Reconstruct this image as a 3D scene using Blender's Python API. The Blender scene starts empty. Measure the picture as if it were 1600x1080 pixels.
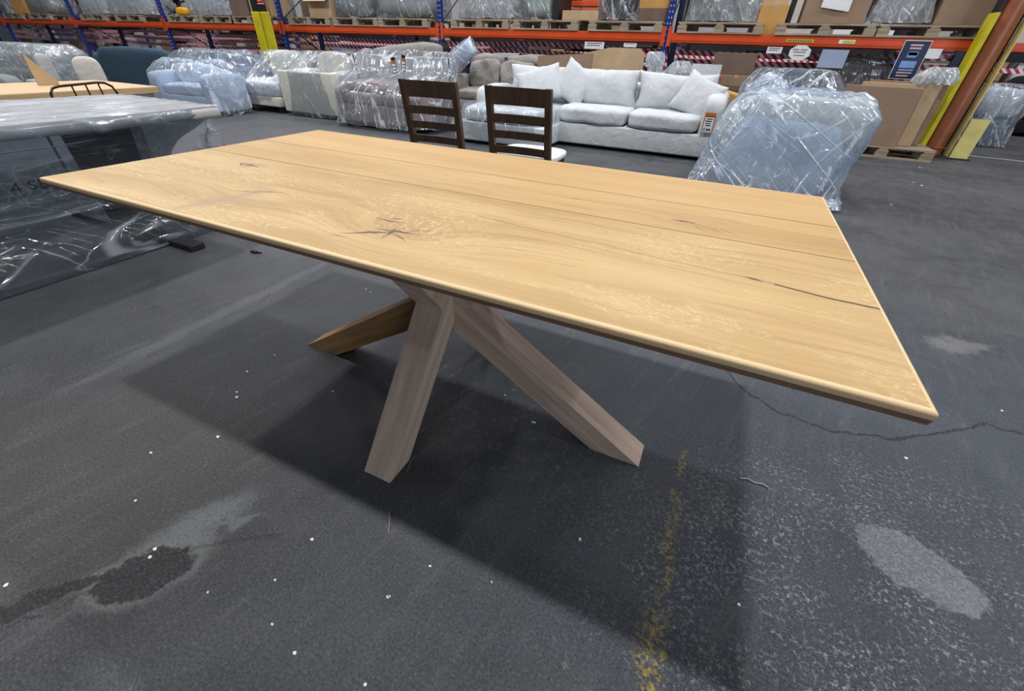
import bpy, bmesh, math, random
from mathutils import Vector, Matrix, noise as mn
rnd = random.Random(7)
S = bpy.context.scene
COL = S.collection
PI = math.pi

# ------------------------------------------------------------------ camera
CX, CY, CZ = .686, -1.026, 1.0904
FPX, PITCH, ROLL, YAW = 641., .62782, .03744, -.4183     # z axis up, x along the table, y towards the racks
def cam_axes():
    a = YAW
    def w(v): return Vector((math.cos(a)*v[0]+math.sin(a)*v[1], -math.sin(a)*v[0]+math.cos(a)*v[1], v[2]))
    f = Vector((0, math.cos(PITCH), -math.sin(PITCH)))
    r = Vector((1, 0, 0)); u = r.cross(f)
    c, s = math.cos(ROLL), math.sin(ROLL)
    return w(r*c+u*s), w(u*c-r*s), w(f)
AR, AU, AF = cam_axes()
def at(px, py, x=None, y=None, z=None):
    """point where the sight line of a photo pixel meets a given plane"""
    d = AF + AR*((px-800)/FPX) + AU*((540-py)/FPX)
    o = Vector((CX, CY, CZ))
    t = (x-o.x)/d.x if x is not None else ((y-o.y)/d.y if y is not None else (z-o.z)/d.z)
    return o + d*t
cd = bpy.data.cameras.new('camera'); cam = bpy.data.objects.new('camera', cd); COL.objects.link(cam)
cd.sensor_width = 36; cd.sensor_fit = 'HORIZONTAL'; cd.lens = FPX/1600*36; cd.clip_start = .02; cd.clip_end = 200
M3 = Matrix((AR, AU, -AF)).transposed()
cam.matrix_world = Matrix.Translation((CX, CY, CZ)) @ M3.to_4x4()
S.camera = cam

# ------------------------------------------------------------------ node helpers
class G:
    def __init__(s, name):
        s.m = bpy.data.materials.new(name); s.m.use_nodes = True
        s.nt = s.m.node_tree; s.nt.nodes.clear()
        s.out = s.nt.nodes.new('ShaderNodeOutputMaterial')
        s.tc = s.nt.nodes.new('ShaderNodeTexCoord')
        s.obj = s.tc.outputs['Object']; s.gen = s.tc.outputs['Generated']
    def put(s, sock, v):
        if isinstance(v, bpy.types.NodeSocket): s.nt.links.new(v, sock)
        elif v is not None:
            if hasattr(sock.default_value, '__len__') and len(sock.default_value) == 4 and len(v) == 3: v = (*v, 1)
            sock.default_value = v
    def n(s, t, **k):
        nd = s.nt.nodes.new(t)
        for a, b in k.items():
            setattr(nd, a, b)
        return nd
    def m_(s, op, a, b=None, c=None, clamp=False):
        nd = s.n('ShaderNodeMath', operation=op, use_clamp=clamp)
        s.put(nd.inputs[0], a)
        if b is not None: s.put(nd.inputs[1], b)
        if c is not None: s.put(nd.inputs[2], c)
        return nd.outputs[0]
    def scale(s, vec, sc, loc=(0, 0, 0), rot=(0, 0, 0)):
        nd = s.n('ShaderNodeMapping'); s.put(nd.inputs[0], vec)
        nd.inputs[1].default_value = loc; nd.inputs[2].default_value = rot; nd.inputs[3].default_value = sc
        return nd.outputs[0]
    def noise(s, vec, scale=5, detail=4, rough=.5, dist=0, color=False):
        nd = s.n('ShaderNodeTexNoise'); s.put(nd.inputs['Vector'], vec)
        nd.inputs['Scale'].default_value = scale; nd.inputs['Detail'].default_value = detail
        nd.inputs['Roughness'].default_value = rough; nd.inputs['Distortion'].default_value = dist
        return nd.outputs['Color' if color else 'Fac']
    def vor(s, vec, scale=5, feature='F1', out='Distance'):
        nd = s.n('ShaderNodeTexVoronoi', feature=feature); s.put(nd.inputs['Vector'], vec)
        nd.inputs['Scale'].default_value = scale
        return nd.outputs[out]
    def ramp(s, fac, *stops):
        nd = s.n('ShaderNodeValToRGB'); s.put(nd.inputs[0], fac)
        e = nd.color_ramp.elements
        while len(e) < len(stops): e.new(.5)
        for el, (p, c) in zip(e, stops):
            el.position = p; el.color = (*c, 1) if hasattr(c, '__len__') else (c, c, c, 1)
        return nd.outputs[0]
    def smooth(s, v, a, b):
        nd = s.n('ShaderNodeMapRange', interpolation_type='SMOOTHSTEP')
        s.put(nd.inputs[0], v); nd.inputs[1].default_value = a; nd.inputs[2].default_value = b
        nd.inputs[3].default_value = 0 if a < b else 1; nd.inputs[4].default_value = 1 if a < b else 0
        if a > b: nd.inputs[1].default_value = b; nd.inputs[2].default_value = a
        return nd.outputs[0]
    def mix(s, f, a, b, bt='MIX'):
        nd = s.n('ShaderNodeMix', data_type='RGBA', blend_type=bt)
        s.put(nd.inputs['Factor'], f); s.put(nd.inputs[6], a); s.put(nd.inputs[7], b)
        return nd.outputs[2]
    def sep(s, vec):
        nd = s.n('ShaderNodeSeparateXYZ'); s.put(nd.inputs[0], vec); return nd.outputs
    def comb(s, x, y, z=0.):
        nd = s.n('ShaderNodeCombineXYZ')
        for i, v in enumerate((x, y, z)): s.put(nd.inputs[i], v)
        return nd.outputs[0]
    def bump(s, h, strength=.3, dist=.01):
        nd = s.n('ShaderNodeBump'); s.put(nd.inputs['Height'], h)
        nd.inputs['Strength'].default_value = strength; nd.inputs['Distance'].default_value = dist
        return nd.outputs[0]
    def pbr(s, col, rough=.5, metal=0., normal=None, **k):
        p = s.n('ShaderNodeBsdfPrincipled')
        s.put(p.inputs['Base Color'], col); s.put(p.inputs['Roughness'], rough); s.put(p.inputs['Metallic'], metal)
        if normal is not None: s.put(p.inputs['Normal'], normal)
        for a, b in k.items(): s.put(p.inputs[a.replace('_', ' ')], b)
        return p.outputs[0]
    def done(s, sh): s.put(s.out.inputs[0], sh); return s.m

def plain(name, col, rough=.6, metal=0., var=.12, sc=6, bump=.1, bsc=60, bd=.002):
    g = G(name); n = g.noise(g.obj, sc, 4, .6)
    c2 = tuple(max(0, c*(1-var*2)) for c in col); c1 = tuple(min(1, c*(1+var)) for c in col)
    c = g.ramp(n, (.3, c2), (.7, c1))
    nb = g.bump(g.noise(g.obj, bsc, 3), bump, bd) if bump else None
    return g.done(g.pbr(c, rough, metal, nb))
def fabric(name, col, var=.1, crease=.35):
    g = G(name); n = g.noise(g.obj, 9, 5, .65); f = g.noise(g.obj, 260, 2)
    c = g.ramp(n, (.3, tuple(c*(1-var) for c in col)), (.7, tuple(min(1, c*(1+var)) for c in col)))
    h = g.m_('ADD', g.m_('MULTIPLY', g.noise(g.obj, 7, 3, .5, 1.2), 1.), g.m_('MULTIPLY', f, .06))
    return g.done(g.pbr(c, .92, 0, g.bump(h, crease, .03), Specular_IOR_Level=.2))
def film(name, tint=(.93, .96, 1.), haze=.16, streak=.5, sc=3., rough=.16, hcol=(.82, .87, .93), rot=(.5, .25, .5), amt=1., more=0., wdk=1.4):
    """thin clear polythene: see-through, glossy, creased in long sharp folds, slightly milky, with crease glints painted white"""
    g = G(name)
    v = g.scale(g.scale(g.obj, (1, 1, 1), rot=rot), (1, 1, .38))
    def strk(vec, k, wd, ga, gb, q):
        """long thin creases and their painted glints, running along one direction, broken up by a gate"""
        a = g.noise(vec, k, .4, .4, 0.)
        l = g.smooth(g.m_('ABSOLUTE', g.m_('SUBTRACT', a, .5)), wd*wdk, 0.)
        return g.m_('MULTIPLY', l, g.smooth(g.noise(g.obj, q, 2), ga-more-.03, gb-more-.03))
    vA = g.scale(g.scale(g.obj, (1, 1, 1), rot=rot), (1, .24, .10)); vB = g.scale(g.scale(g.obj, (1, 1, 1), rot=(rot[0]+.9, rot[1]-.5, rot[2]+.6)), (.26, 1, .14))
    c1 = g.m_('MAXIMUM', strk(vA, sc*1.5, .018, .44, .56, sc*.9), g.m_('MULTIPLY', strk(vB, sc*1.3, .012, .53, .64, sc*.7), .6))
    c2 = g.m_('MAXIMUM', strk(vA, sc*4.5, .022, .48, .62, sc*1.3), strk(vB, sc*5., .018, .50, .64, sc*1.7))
    low = g.noise(v, sc*1.1, 2, .5, .5)
    fa = g.noise(vA, sc*2.2, 3, .55)
    h = g.m_('ADD', g.m_('ADD', g.m_('MULTIPLY', low, 1.5), g.m_('MULTIPLY', fa, .8)), g.m_('ADD', g.m_('MULTIPLY', c1, .28), g.m_('MULTIPLY', c2, .14)))
    nb = g.bump(h, .85*amt, .03)
    lw = g.n('ShaderNodeLayerWeight'); lw.inputs[0].default_value = .3; g.put(lw.inputs['Normal'], nb)
    tr = g.n('ShaderNodeBsdfTransparent'); tr.inputs[0].default_value = (*tint, 1)
    gl = g.n('ShaderNodeBsdfGlossy'); gl.inputs['Roughness'].default_value = rough; g.put(gl.inputs['Normal'], nb)
    gl.inputs[0].default_value = (.95, .97, 1, 1)
    df = g.n('ShaderNodeBsdfDiffuse'); df.inputs[0].default_value = (*hcol, 1); g.put(df.inputs['Normal'], nb)
    tl = g.n('ShaderNodeBsdfTranslucent'); tl.inputs[0].default_value = (*hcol, 1)
    md = g.n('ShaderNodeMixShader'); md.inputs[0].default_value = .4
    g.put(md.inputs[1], df.outputs[0]); g.put(md.inputs[2], tl.outputs[0])
    hz = g.m_('ADD', g.m_('MULTIPLY', c1, streak), g.m_('ADD', g.m_('MULTIPLY', c2, streak*.7), g.m_('MULTIPLY', g.m_('ADD', low, .5), haze)), clamp=True)  # crease glints painted in as white haze, over the film's own milkiness
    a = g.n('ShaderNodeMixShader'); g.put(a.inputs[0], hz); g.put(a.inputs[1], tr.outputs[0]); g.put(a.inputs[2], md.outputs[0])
    fr = g.m_('ADD', g.m_('MULTIPLY', lw.outputs['Fresnel'], .55), .05, clamp=True)
    b = g.n('ShaderNodeMixShader'); g.put(b.inputs[0], fr); g.put(b.inputs[1], a.outputs[0]); g.put(b.inputs[2], gl.outputs[0])
    return g.done(b.outputs[0])

# ------------------------------------------------------------------ materials
def mat_floor():
    g = G('worn_asphalt_floor'); P = g.obj
    wv = g.noise(P, 7, 4, .65, color=True)
    wv2 = g.n('ShaderNodeVectorMath', operation='SUBTRACT'); g.put(wv2.inputs[0], wv); wv2.inputs[1].default_value = (.5, .5, .5)
    def warp(k):
        sc = g.n('ShaderNodeVectorMath', operation='SCALE'); g.put(sc.inputs[0], wv2.outputs[0]); sc.inputs['Scale'].default_value = k
        ad = g.n('ShaderNodeVectorMath', operation='ADD'); g.put(ad.inputs[0], P); g.put(ad.inputs[1], sc.outputs[0]); return ad.outputs[0]
    W1, W2 = g.sep(warp(.09)), g.sep(warp(.3))
    wv3 = g.noise(P, 26, 4, .65, color=True)
    w3 = g.n('ShaderNodeVectorMath', operation='MULTIPLY_ADD'); g.put(w3.inputs[0], wv3); w3.inputs[1].default_value = (.075, .075, 0); g.put(w3.inputs[2], P)
    w3b = g.n('ShaderNodeVectorMath', operation='SUBTRACT'); g.put(w3b.inputs[0], w3.outputs[0]); w3b.inputs[1].default_value = (.0375, .0375, 0)
    W3 = g.sep(w3b.outputs[0])
    def ell(cx, cy, rx, ry, rot=0., soft=.25, w=W1):
        dx = g.m_('SUBTRACT', w[0], cx); dy = g.m_('SUBTRACT', w[1], cy)
        c, s = math.cos(rot), math.sin(rot)
        u = g.m_('ADD', g.m_('MULTIPLY', dx, c/rx), g.m_('MULTIPLY', dy, s/rx))
        v = g.m_('ADD', g.m_('MULTIPLY', dx, -s/ry), g.m_('MULTIPLY', dy, c/ry))
        d = g.m_('SQRT', g.m_('ADD', g.m_('MULTIPLY', u, u), g.m_('MULTIPLY', v, v)))
        return g.smooth(d, 1+soft, 1-soft)
    def line(p, q, wd, w=W1):
        (ax, ay), (bx, by) = p, q
        L2 = (bx-ax)**2+(by-ay)**2
        px = g.m_('SUBTRACT', w[0], ax); py = g.m_('SUBTRACT', w[1], ay)
        t = g.m_('DIVIDE', g.m_('ADD', g.m_('MULTIPLY', px, bx-ax), g.m_('MULTIPLY', py, by-ay)), L2, clamp=True)
        ex = g.m_('SUBTRACT', px, g.m_('MULTIPLY', t, bx-ax)); ey = g.m_('SUBTRACT', py, g.m_('MULTIPLY', t, by-ay))
        d = g.m_('SQRT', g.m_('ADD', g.m_('MULTIPLY', ex, ex), g.m_('MULTIPLY', ey, ey)))
        return g.smooth(d, wd, wd*.35)
    big = g.noise(P, .9, 6, .65, .4); mid = g.noise(g.scale(P, (1, 1, 1), rot=(0, 0, .9)), 5, 8, .72, .6)
    fine = g.noise(P, 150, 6, .8); grit = g.noise(P, 420, 3, .8)
    col = g.ramp(big, (.30, (.015, .018, .025)), (.5, (.034, .039, .049)), (.72, (.074, .080, .090)))
    col = g.mix(g.smooth(mid, .35, .72), col, g.mix(.5, col, (.095, .102, .114)))
    warmreg = g.mix(g.m_('MULTIPLY', g.smooth(g.noise(P, 1.7, 3), .52, .68), .35), col, (.075, .070, .062))
    col = g.mix(g.m_('MULTIPLY', ell(-.9, -1.0, .75, .5, .6, .6, W2), .4), warmreg, (.078, .070, .062))
    col = g.mix(g.m_('MULTIPLY', ell(1.6, 0., 1.2, 1.3, .3, .6, W2), .45), col, (.050, .070, .100))
    # brushed dirt streaks, running diagonally
    st = g.noise(g.scale(g.scale(P, (1, 1, 1), rot=(0, 0, .22)), (12, 1.3, 1)), 1.6, 8, .75)
    col = g.mix(g.m_('MULTIPLY', g.smooth(st, .50, .72), .55), col, (.125, .128, .135))
    # exposed pale aggregate
    agr = g.m_('MULTIPLY', ell(1.32, -.18, .62, .42, .5, .55, W2), g.smooth(g.noise(P, 78, 6, .85), .49, .58))
    agr = g.m_('MULTIPLY', agr, g.smooth(g.noise(P, 6, 3, .6), .3, .62))
    col = g.mix(g.m_('MULTIPLY', agr, .9), col, (.42, .45, .50))
    agr2 = g.m_('MULTIPLY', g.smooth(g.noise(P, 1.6, 4, .6), .5, .66), g.smooth(g.noise(P, 75, 5, .75), .60, .68))
    col = g.mix(g.m_('MULTIPLY', agr2, .45), col, (.24, .25, .27))
    col = g.mix(g.m_('MULTIPLY', g.m_('MULTIPLY', ell(.22, -.1, .5, .2, -.5, .5, W2), g.smooth(g.noise(P, 40, 5, .75), .55, .66)), .5), col, (.22, .24, .27))
    # pale smooth patch, oil stained patch, scuffs, painted light band
    col = g.mix(g.m_('MULTIPLY', ell(1.47, -.062, .14, .088, -.35, .06, W3), .85), col, (.27, .29, .32))
    col = g.mix(g.m_('MULTIPLY', ell(-.335, -.80, .12, .042, 1.1, .6, W3), .6), col, (.20, .22, .24))
    col = g.mix(g.m_('MULTIPLY', ell(-.26, -.80, .015, .10, -.75, .6, W2), .5), col, (.19, .21, .23))
    col = g.mix(g.m_('MULTIPLY', ell(-.40, -1.0, .07, .022, .9, .4), .6), col, (.17, .19, .20))
    col = g.mix(g.m_('MULTIPLY', ell(-.322, -.945, .135, .078, .95, .22, W3), .75), col, (.16, .17, .175))
    col = g.mix(g.m_('MULTIPLY', ell(-.325, -.955, .105, .062, .75, .08, W3), .95), col, (.010, .011, .014))
    col = g.mix(g.m_('MULTIPLY', ell(-.48, -1.10, .13, .026, .95, .15, W3), .92), col, (.008, .009, .011))
    col = g.mix(g.m_('MULTIPLY', ell(1.98, 1.34, .14, .05, .4, .5, W2), .5), col, (.24, .24, .24))
    col = g.mix(g.m_('MULTIPLY', ell(-1.29, .1, .035, .75, 0, .5), .35), col, (.15, .165, .18))  # pale strip paints the band of light beside the table's shadow
    # broad darker area in the surface
    col = g.mix(g.m_('MULTIPLY', ell(-1.9, -.3, .5, .8, 0, .2), .3), col, (.035, .037, .042))
    # yellow paint remains
    yl = line((.86, -.75), (.855, -.50), .035); y2 = line((.855, -.44), (.853, -.12), .018); y3 = line((.852, -.05), (.856, .06), .012)
    ym = g.m_('MAXIMUM', yl, g.m_('MAXIMUM', y2, y3))
    col = g.mix(g.m_('MULTIPLY', ym, g.m_('MULTIPLY', g.smooth(g.noise(P, 70, 4, .7), .48, .58), .85)), col, (.42, .31, .07))
    # painted walkway line by the column
    wl = line((3.9, 7.85), (9, 7.3), .06)
    col = g.mix(g.m_('MULTIPLY', wl, .7), col, (.5, .5, .5))
    # cracks
    ck = None
    pts = [(.93, .64), (1.055, .48), (1.187, .42), (1.333, .42), (1.536, .46), (1.873, .72), (2.1, .70), (2.6, 1.0)]
    for p, q in zip(pts, pts[1:]):
        l = line(p, q, .006); ck = l if ck is None else g.m_('MAXIMUM', ck, l)
    pts = [(-.1, -.74), (-.28, -.86), (-.36, -1.0), (-.5, -1.2)]
    for p, q in zip(pts, pts[1:]): ck = g.m_('MAXIMUM', ck, g.m_('MULTIPLY', line(p, q, .006), .4))
    col = g.mix(g.m_('MULTIPLY', ck, .85), col, (.008, .009, .011))
    sn = g.noise(g.scale(g.scale(P, (1, 1, 1), rot=(0, 0, .8)), (1, 9, 1)), 4.5, 2, .5, 1.)
    scr = g.m_('MULTIPLY', g.smooth(g.m_('ABSOLUTE', g.m_('SUBTRACT', sn, .5)), .006, 0.), g.smooth(g.noise(P, 5, 3), .5, .62))
    col = g.mix(g.m_('MULTIPLY', scr, .4), col, (.26, .27, .28))
    # fine white grit
    gr = g.smooth(g.vor(P, 38), .055, .035); gr = g.m_('MULTIPLY', gr, g.smooth(g.noise(P, 3.1, 2), .56, .62))
    col = g.mix(g.m_('MULTIPLY', gr, .8), col, (.42, .44, .46))
    col = g.mix(g.m_('MULTIPLY', g.smooth(fine, .50, .68), .5), col, (.21, .22, .235))
    col = g.mix(g.m_('MULTIPLY', g.smooth(fine, .50, .34), .75), col, (.006, .007, .010))
    col = g.mix(g.m_('MULTIPLY', g.smooth(grit, .5, .66), .4), col, (.13, .14, .15))
    h = g.m_('ADD', g.m_('MULTIPLY', fine, .5), g.m_('SUBTRACT', g.m_('ADD', g.m_('MULTIPLY', mid, .5), g.m_('MULTIPLY', agr, .7)), ck))
    return g.done(g.pbr(col, g.ramp(mid, (.3, .50), (.7, .72)), 0, g.bump(h, .7, .009), Specular_IOR_Level=.4))

def mat_oak_top():
    g = G('oiled_oak_boards'); P = g.obj; x, y, z = g.sep(P)
    nz = g.noise(g.scale(P, (1.6, 6, 1)), 1.6, 3, .5)
    y1 = g.m_('ADD', y, g.m_('MULTIPLY', g.m_('SUBTRACT', nz, .5), .07))
    knots = [(.10, -.35, .10, .11), (.67, .045, .045, .05), (-.66, -.105, .04, .03), (.81, -.217, .03, .012), (-.41, -.38, .10, .05)]
    dark = None
    for kx, ky, r, amp in knots:
        dx = g.m_('DIVIDE', g.m_('SUBTRACT', x, kx), r*1.7); dy = g.m_('DIVIDE', g.m_('SUBTRACT', y, ky), r*.8)
        d2 = g.m_('ADD', g.m_('MULTIPLY', dx, dx), g.m_('MULTIPLY', dy, dy))
        ga = g.m_('POWER', 2.718, g.m_('MULTIPLY', d2, -1.))
        y1 = g.m_('ADD', y1, g.m_('MULTIPLY', ga, amp))
        k = g.m_('POWER', 2.718, g.m_('MULTIPLY', d2, -4.5))
        dark = k if dark is None else g.m_('MAXIMUM', dark, k)
    ring = g.m_('SINE', g.m_('MULTIPLY', y1, 330.))
    ring = g.m_('MULTIPLY_ADD', ring, .5, .5)
    ringamt = g.smooth(g.noise(g.scale(P, (1, 5, 1)), 2.1, 2), .42, .6)
    bx_ = g.m_('DIVIDE', g.m_('SUBTRACT', x, .14), .24); by_ = g.m_('DIVIDE', g.m_('SUBTRACT', y, -.34), .10)
    near = g.m_('POWER', 2.718, g.m_('MULTIPLY', g.m_('ADD', g.m_('MULTIPLY', bx_, bx_), g.m_('MULTIPLY', by_, by_)), -1.))
    ringamt = g.m_('MAXIMUM', ringamt, g.m_('MULTIPLY', near, 1.6))
    gv = g.comb(g.m_('MULTIPLY', x, 2.2), g.m_('MULTIPLY', y1, 62.), z)
    grain = g.noise(gv, 1., 6, .7)
    gv2 = g.comb(g.m_('MULTIPLY', x, 1.1), g.m_('MULTIPLY', y1, 9.), z)
    broad = g.noise(gv2, 1., 3, .55)
    col = g.ramp(broad, (.28, (.39, .252, .108)), (.5, (.485, .332, .152)), (.72, (.57, .405, .202)))
    col = g.mix(g.m_('MULTIPLY', g.smooth(grain, .48, .72), .6), col, (.34, .20, .08))
    col = g.mix(g.m_('MULTIPLY', g.m_('MULTIPLY', ring, ringamt), .16), col, (.34, .19, .075))
    # medullary ray fleck: short pale wriggling lines
    fv = g.comb(g.m_('MULTIPLY', x, 26.), g.m_('ADD', g.m_('MULTIPLY', y1, 95.), g.m_('MULTIPLY', x, 18.)), 0.)
    f = g.noise(fv, 1., 2, .5, 1.4)
    fl = g.smooth(g.m_('ABSOLUTE', g.m_('SUBTRACT', f, .5)), .035, .008)
    reg = g.m_('MULTIPLY', g.smooth(g.noise(g.scale(P, (1.4, 5, 1)), 1.9, 2), .42, .56), g.smooth(y, .2, -.12))
    col = g.mix(g.m_('MULTIPLY', g.m_('MULTIPLY', fl, reg), .5), col, (.76, .60, .34))
    # board tone differences
    for y0, c, a in ((-.025, (.52, .30, .12), .18), (.20, (.64, .42, .20), .25)):
        col = g.mix(g.m_('MULTIPLY', g.m_('GREATER_THAN', y, y0), a), col, c)
    for y0 in (-.025, .20):
        col = g.mix(g.m_('MULTIPLY', g.m_('LESS_THAN', g.m_('ABSOLUTE', g.m_('SUBTRACT', y, y0)), .0017), .85), col, (.10, .06, .04))
    # knots: dark crazed hearts and radial checks
    col = g.mix(g.m_('MULTIPLY', dark, .30), col, (.33, .19, .11))
    wz = g.noise(P, 22, 3, .6, 0, True)
    wn = g.n('ShaderNodeVectorMath', operation='MULTIPLY_ADD'); g.put(wn.inputs[0], wz); wn.inputs[1].default_value = (.022, .022, 0); g.put(wn.inputs[2], P)
    wo = g.n('ShaderNodeVectorMath', operation='SUBTRACT'); g.put(wo.inputs[0], wn.outputs[0]); wo.inputs[1].default_value = (.011, .011, 0)
    WX, WY, _ = g.sep(wo.outputs[0])
    def seg(ax, ay, bx, by, wd, op):
        L2 = (bx-ax)**2+(by-ay)**2
        px = g.m_('SUBTRACT', WX, ax); py = g.m_('SUBTRACT', WY, ay)
        t = g.m_('DIVIDE', g.m_('ADD', g.m_('MULTIPLY', px, bx-ax), g.m_('MULTIPLY', py, by-ay)), L2, clamp=True)
        ex = g.m_('SUBTRACT', px, g.m_('MULTIPLY', t, bx-ax)); ey = g.m_('SUBTRACT', py, g.m_('MULTIPLY', t, by-ay))
        d = g.m_('SQRT', g.m_('ADD', g.m_('MULTIPLY', ex, ex), g.m_('MULTIPLY', ey, ey)))
        tw = g.m_('MULTIPLY', g.m_('SUBTRACT', 1.1, g.m_('ABSOLUTE', g.m_('SUBTRACT', g.m_('MULTIPLY', t, 2.), 1.))), wd)
        return g.m_('MULTIPLY', g.m_('LESS_THAN', d, tw), op)
    segs = [(.00, -.415, .11, -.345, .0045, .9), (.085, -.325, .10, -.395, .004, .9), (.05, -.355, .15, -.335, .0045, .9), (.095, -.36, .15, -.375, .003, .8), (.06, -.385, .095, -.35, .003, .8),
            (.00, -.300, .09, -.295, .0035, .8), (.03, -.285, .075, -.278, .003, .7), (.12, -.33, .17, -.30, .003, .6), (-.01, -.43, .03, -.42, .002, .6),
            (.625, .047, .675, .052, .005, .95), (.66, .058, .69, .040, .003, .7), (.685, .045, .735, .005, .002, .6), (.70, .050, .755, .002, .002, .5), (.715, .055, .78, .005, .002, .45), (.675, .035, .715, -.002, .002, .5),
            (-.715, -.098, -.62, -.116, .006, .9), (-.715, -.10, -.68, -.125, .005, .85), (-.69, -.125, -.64, -.125, .004, .8), (-.70, -.088, -.60, -.094, .003, .7), (.790, -.213, .825, -.221, .0045, .85),
            (-.46, -.325, -.33, -.262, .0045, .7), (-.41, -.315, -.36, -.265, .0045, .65), (-.44, -.50, -.43, -.44, .0025, .5), (-.60, -.19, -.45, -.15, .002, .35), (-.10, .13, -.06, .125, .003, .5), (.35, .09, .38, .088, .003, .6)]
    ink = None
    for q in segs:
        m2 = seg(*q); ink = m2 if ink is None else g.m_('MAXIMUM', ink, m2)
    col = g.mix(ink, col, (.09, .055, .05))
    soft_ = g.m_('MULTIPLY', g.smooth(g.m_('ABSOLUTE', g.m_('SUBTRACT', g.m_('SUBTRACT', x, -.41), g.m_('MULTIPLY', g.m_('SUBTRACT', y, -.38), .25))), .035, .0), g.m_('MULTIPLY', g.smooth(y, -.52, -.44), g.smooth(y, -.25, -.31)))
    col = g.mix(g.m_('MULTIPLY', soft_, .6), col, (.36, .25, .17))
    # long dark pore line and the filled split at the end
    def pore(x0, ya, x1, yb, wd, op):
        t = g.m_('DIVIDE', g.m_('SUBTRACT', x, x0), x1-x0, clamp=True)
        yc = g.m_('ADD', g.m_('MULTIPLY_ADD', t, yb-ya, ya), g.m_('MULTIPLY', g.m_('SUBTRACT', g.noise(g.comb(g.m_('MULTIPLY', x, 7.), 0., 0.), 1., 3), .5), .03))
        d = g.m_('ABSOLUTE', g.m_('SUBTRACT', y, yc))
        msk = g.m_('MULTIPLY', g.m_('GREATER_THAN', x, x0), g.m_('LESS_THAN', x, x1))
        return g.m_('MULTIPLY', g.m_('MULTIPLY', g.smooth(d, wd, wd*.3), msk), op)
    col = g.mix(pore(.84, -.222, 1.01, -.238, .0045, .95), col, (.06, .035, .03))
    col = g.mix(pore(.2, -.17, .9, -.225, .004, .5), col, (.22, .12, .06))
    col = g.mix(pore(-.9, .135, 1., .10, .003, .35), col, (.24, .13, .06))
    col = g.mix(pore(.1, .10, .75, .085, .004, .35), col, (.24, .13, .06))
    h = g.m_('MULTIPLY', grain, .5)
    return g.done(g.pbr(col, .52, 0, g.bump(h, .12, .002), Specular_IOR_Level=.35))

def mat_wood(name, c1, c2, rot, rough=.6, sc=1.):
    g = G(name); v = g.scale(g.scale(g.obj, (1, 1, 1), rot=rot), (1.6*sc, 26*sc, 34*sc))
    n = g.noise(v, 1., 6, .65, .3); b = g.noise(g.obj, 5, 2)
    c = g.ramp(n, (.3, c1), (.7, c2)); c = g.mix(g.m_('MULTIPLY', b, .25), c, c1)
    return g.done(g.pbr(c, rough, 0, g.bump(n, .15, .002), Specular_IOR_Level=.3))

def mat_stripe(name, a, b, w=.1):
    g = G(name); x, y, z = g.sep(g.obj)
    t = g.m_('FRACT', g.m_('DIVIDE', g.m_('ADD', x, g.m_('MULTIPLY', z, 1.1)), w))
    c = g.mix(g.m_('GREATER_THAN', t, .5), a, b)
    return g.done(g.pbr(c, .45))

FLOOR = mat_floor(); OAK = mat_oak_top()
LEGX = mat_wood('grey_brown_oak_x', (.40, .29, .23), (.68, .54, .45), (0, -.56, 0))
LEGY = mat_wood('grey_brown_oak_y', (.42, .31, .245), (.70, .565, .475), (0, -.84, 0))
LEGBOUNCE = mat_wood('oak_bounce_tinted', (.26, .135, .055), (.50, .29, .13), (0, -.56, 0))  # same oak, with warm bounced light painted into the colour
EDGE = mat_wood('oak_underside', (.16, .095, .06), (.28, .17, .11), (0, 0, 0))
OAKEDGE = mat_wood('oak_painted_lit_edge', (.66, .46, .25), (.82, .63, .40), (0, 0, 0))  # paler than the top: edge highlight painted into the wood colour
CHAIRW = mat_wood('dark_brown_wood', (.06, .034, .020), (.135, .082, .050), (0, 1.5, 0), .5)
PALLET = mat_wood('weathered_pallet_wood', (.20, .15, .10), (.50, .42, .32), (0, 0, 0), .85)
BENCHW = mat_wood('light_oak', (.50, .34, .19), (.70, .51, .31), (0, 0, 1.57), .5)
CARD = plain('brown_cardboard', (.29, .20, .14), .85, 0, .07, 4)
CARD2 = plain('tan_cardboard', (.50, .36, .22), .85, 0, .07, 4)
CARD3 = plain('ochre_cardboard', (.56, .31, .09), .85, 0, .06, 4)
CARD4 = plain('grey_brown_cardboard', (.17, .12, .095), .85, 0, .1, 4)
ORANGE = plain('orange_beam_paint', (.68, .085, .02), .35, 0, .06, 3, .03)
BLUE = plain('blue_upright_paint', (.012, .032, .20), .4, 0, .1, 3, .03)
BLUED = plain('dark_blue_paint', (.012, .02, .08), .45, 0, .1, 3, .03)
YELLOW = plain('yellow_guard_paint', (.60, .52, .01), .5, 0, .12, 5, .05)
YELLOWP = plain('pale_yellow_paint', (.72, .62, .22), .5, 0, .1, 5, .05)
RUST = plain('terracotta_pipe_paint', (.34, .115, .06), .3, 0, .1, 5, .03)
STEEL = plain('dark_steel', (.035, .04, .05), .45, .6)
BRONZE = plain('bronze_metal', (.075, .045, .03), .35, .8, .1)
BLACK = plain('black_plastic', (.012, .012, .014), .5)
WHITEF = fabric('white_linen', (.57, .60, .63), .06, .5); CREAMF = fabric('cream_fabric', (.60, .60, .55), .05)
SEATF = fabric('off_white_boucle', (.78, .78, .77), .03)
GREYF = fabric('light_grey_fabric', (.42, .43, .44)); MAUVEF = fabric('mauve_grey_fabric', (.30, .25, .26))
DGREYF = fabric('dark_grey_fabric', (.10, .105, .115)); NAVYF = fabric('slate_blue_fabric', (.045, .085, .125))
STEELF = fabric('steel_blue_fabric', (.20, .27, .35)); TAUPEF = fabric('taupe_fabric', (.30, .285, .27), .12, .6)
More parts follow.
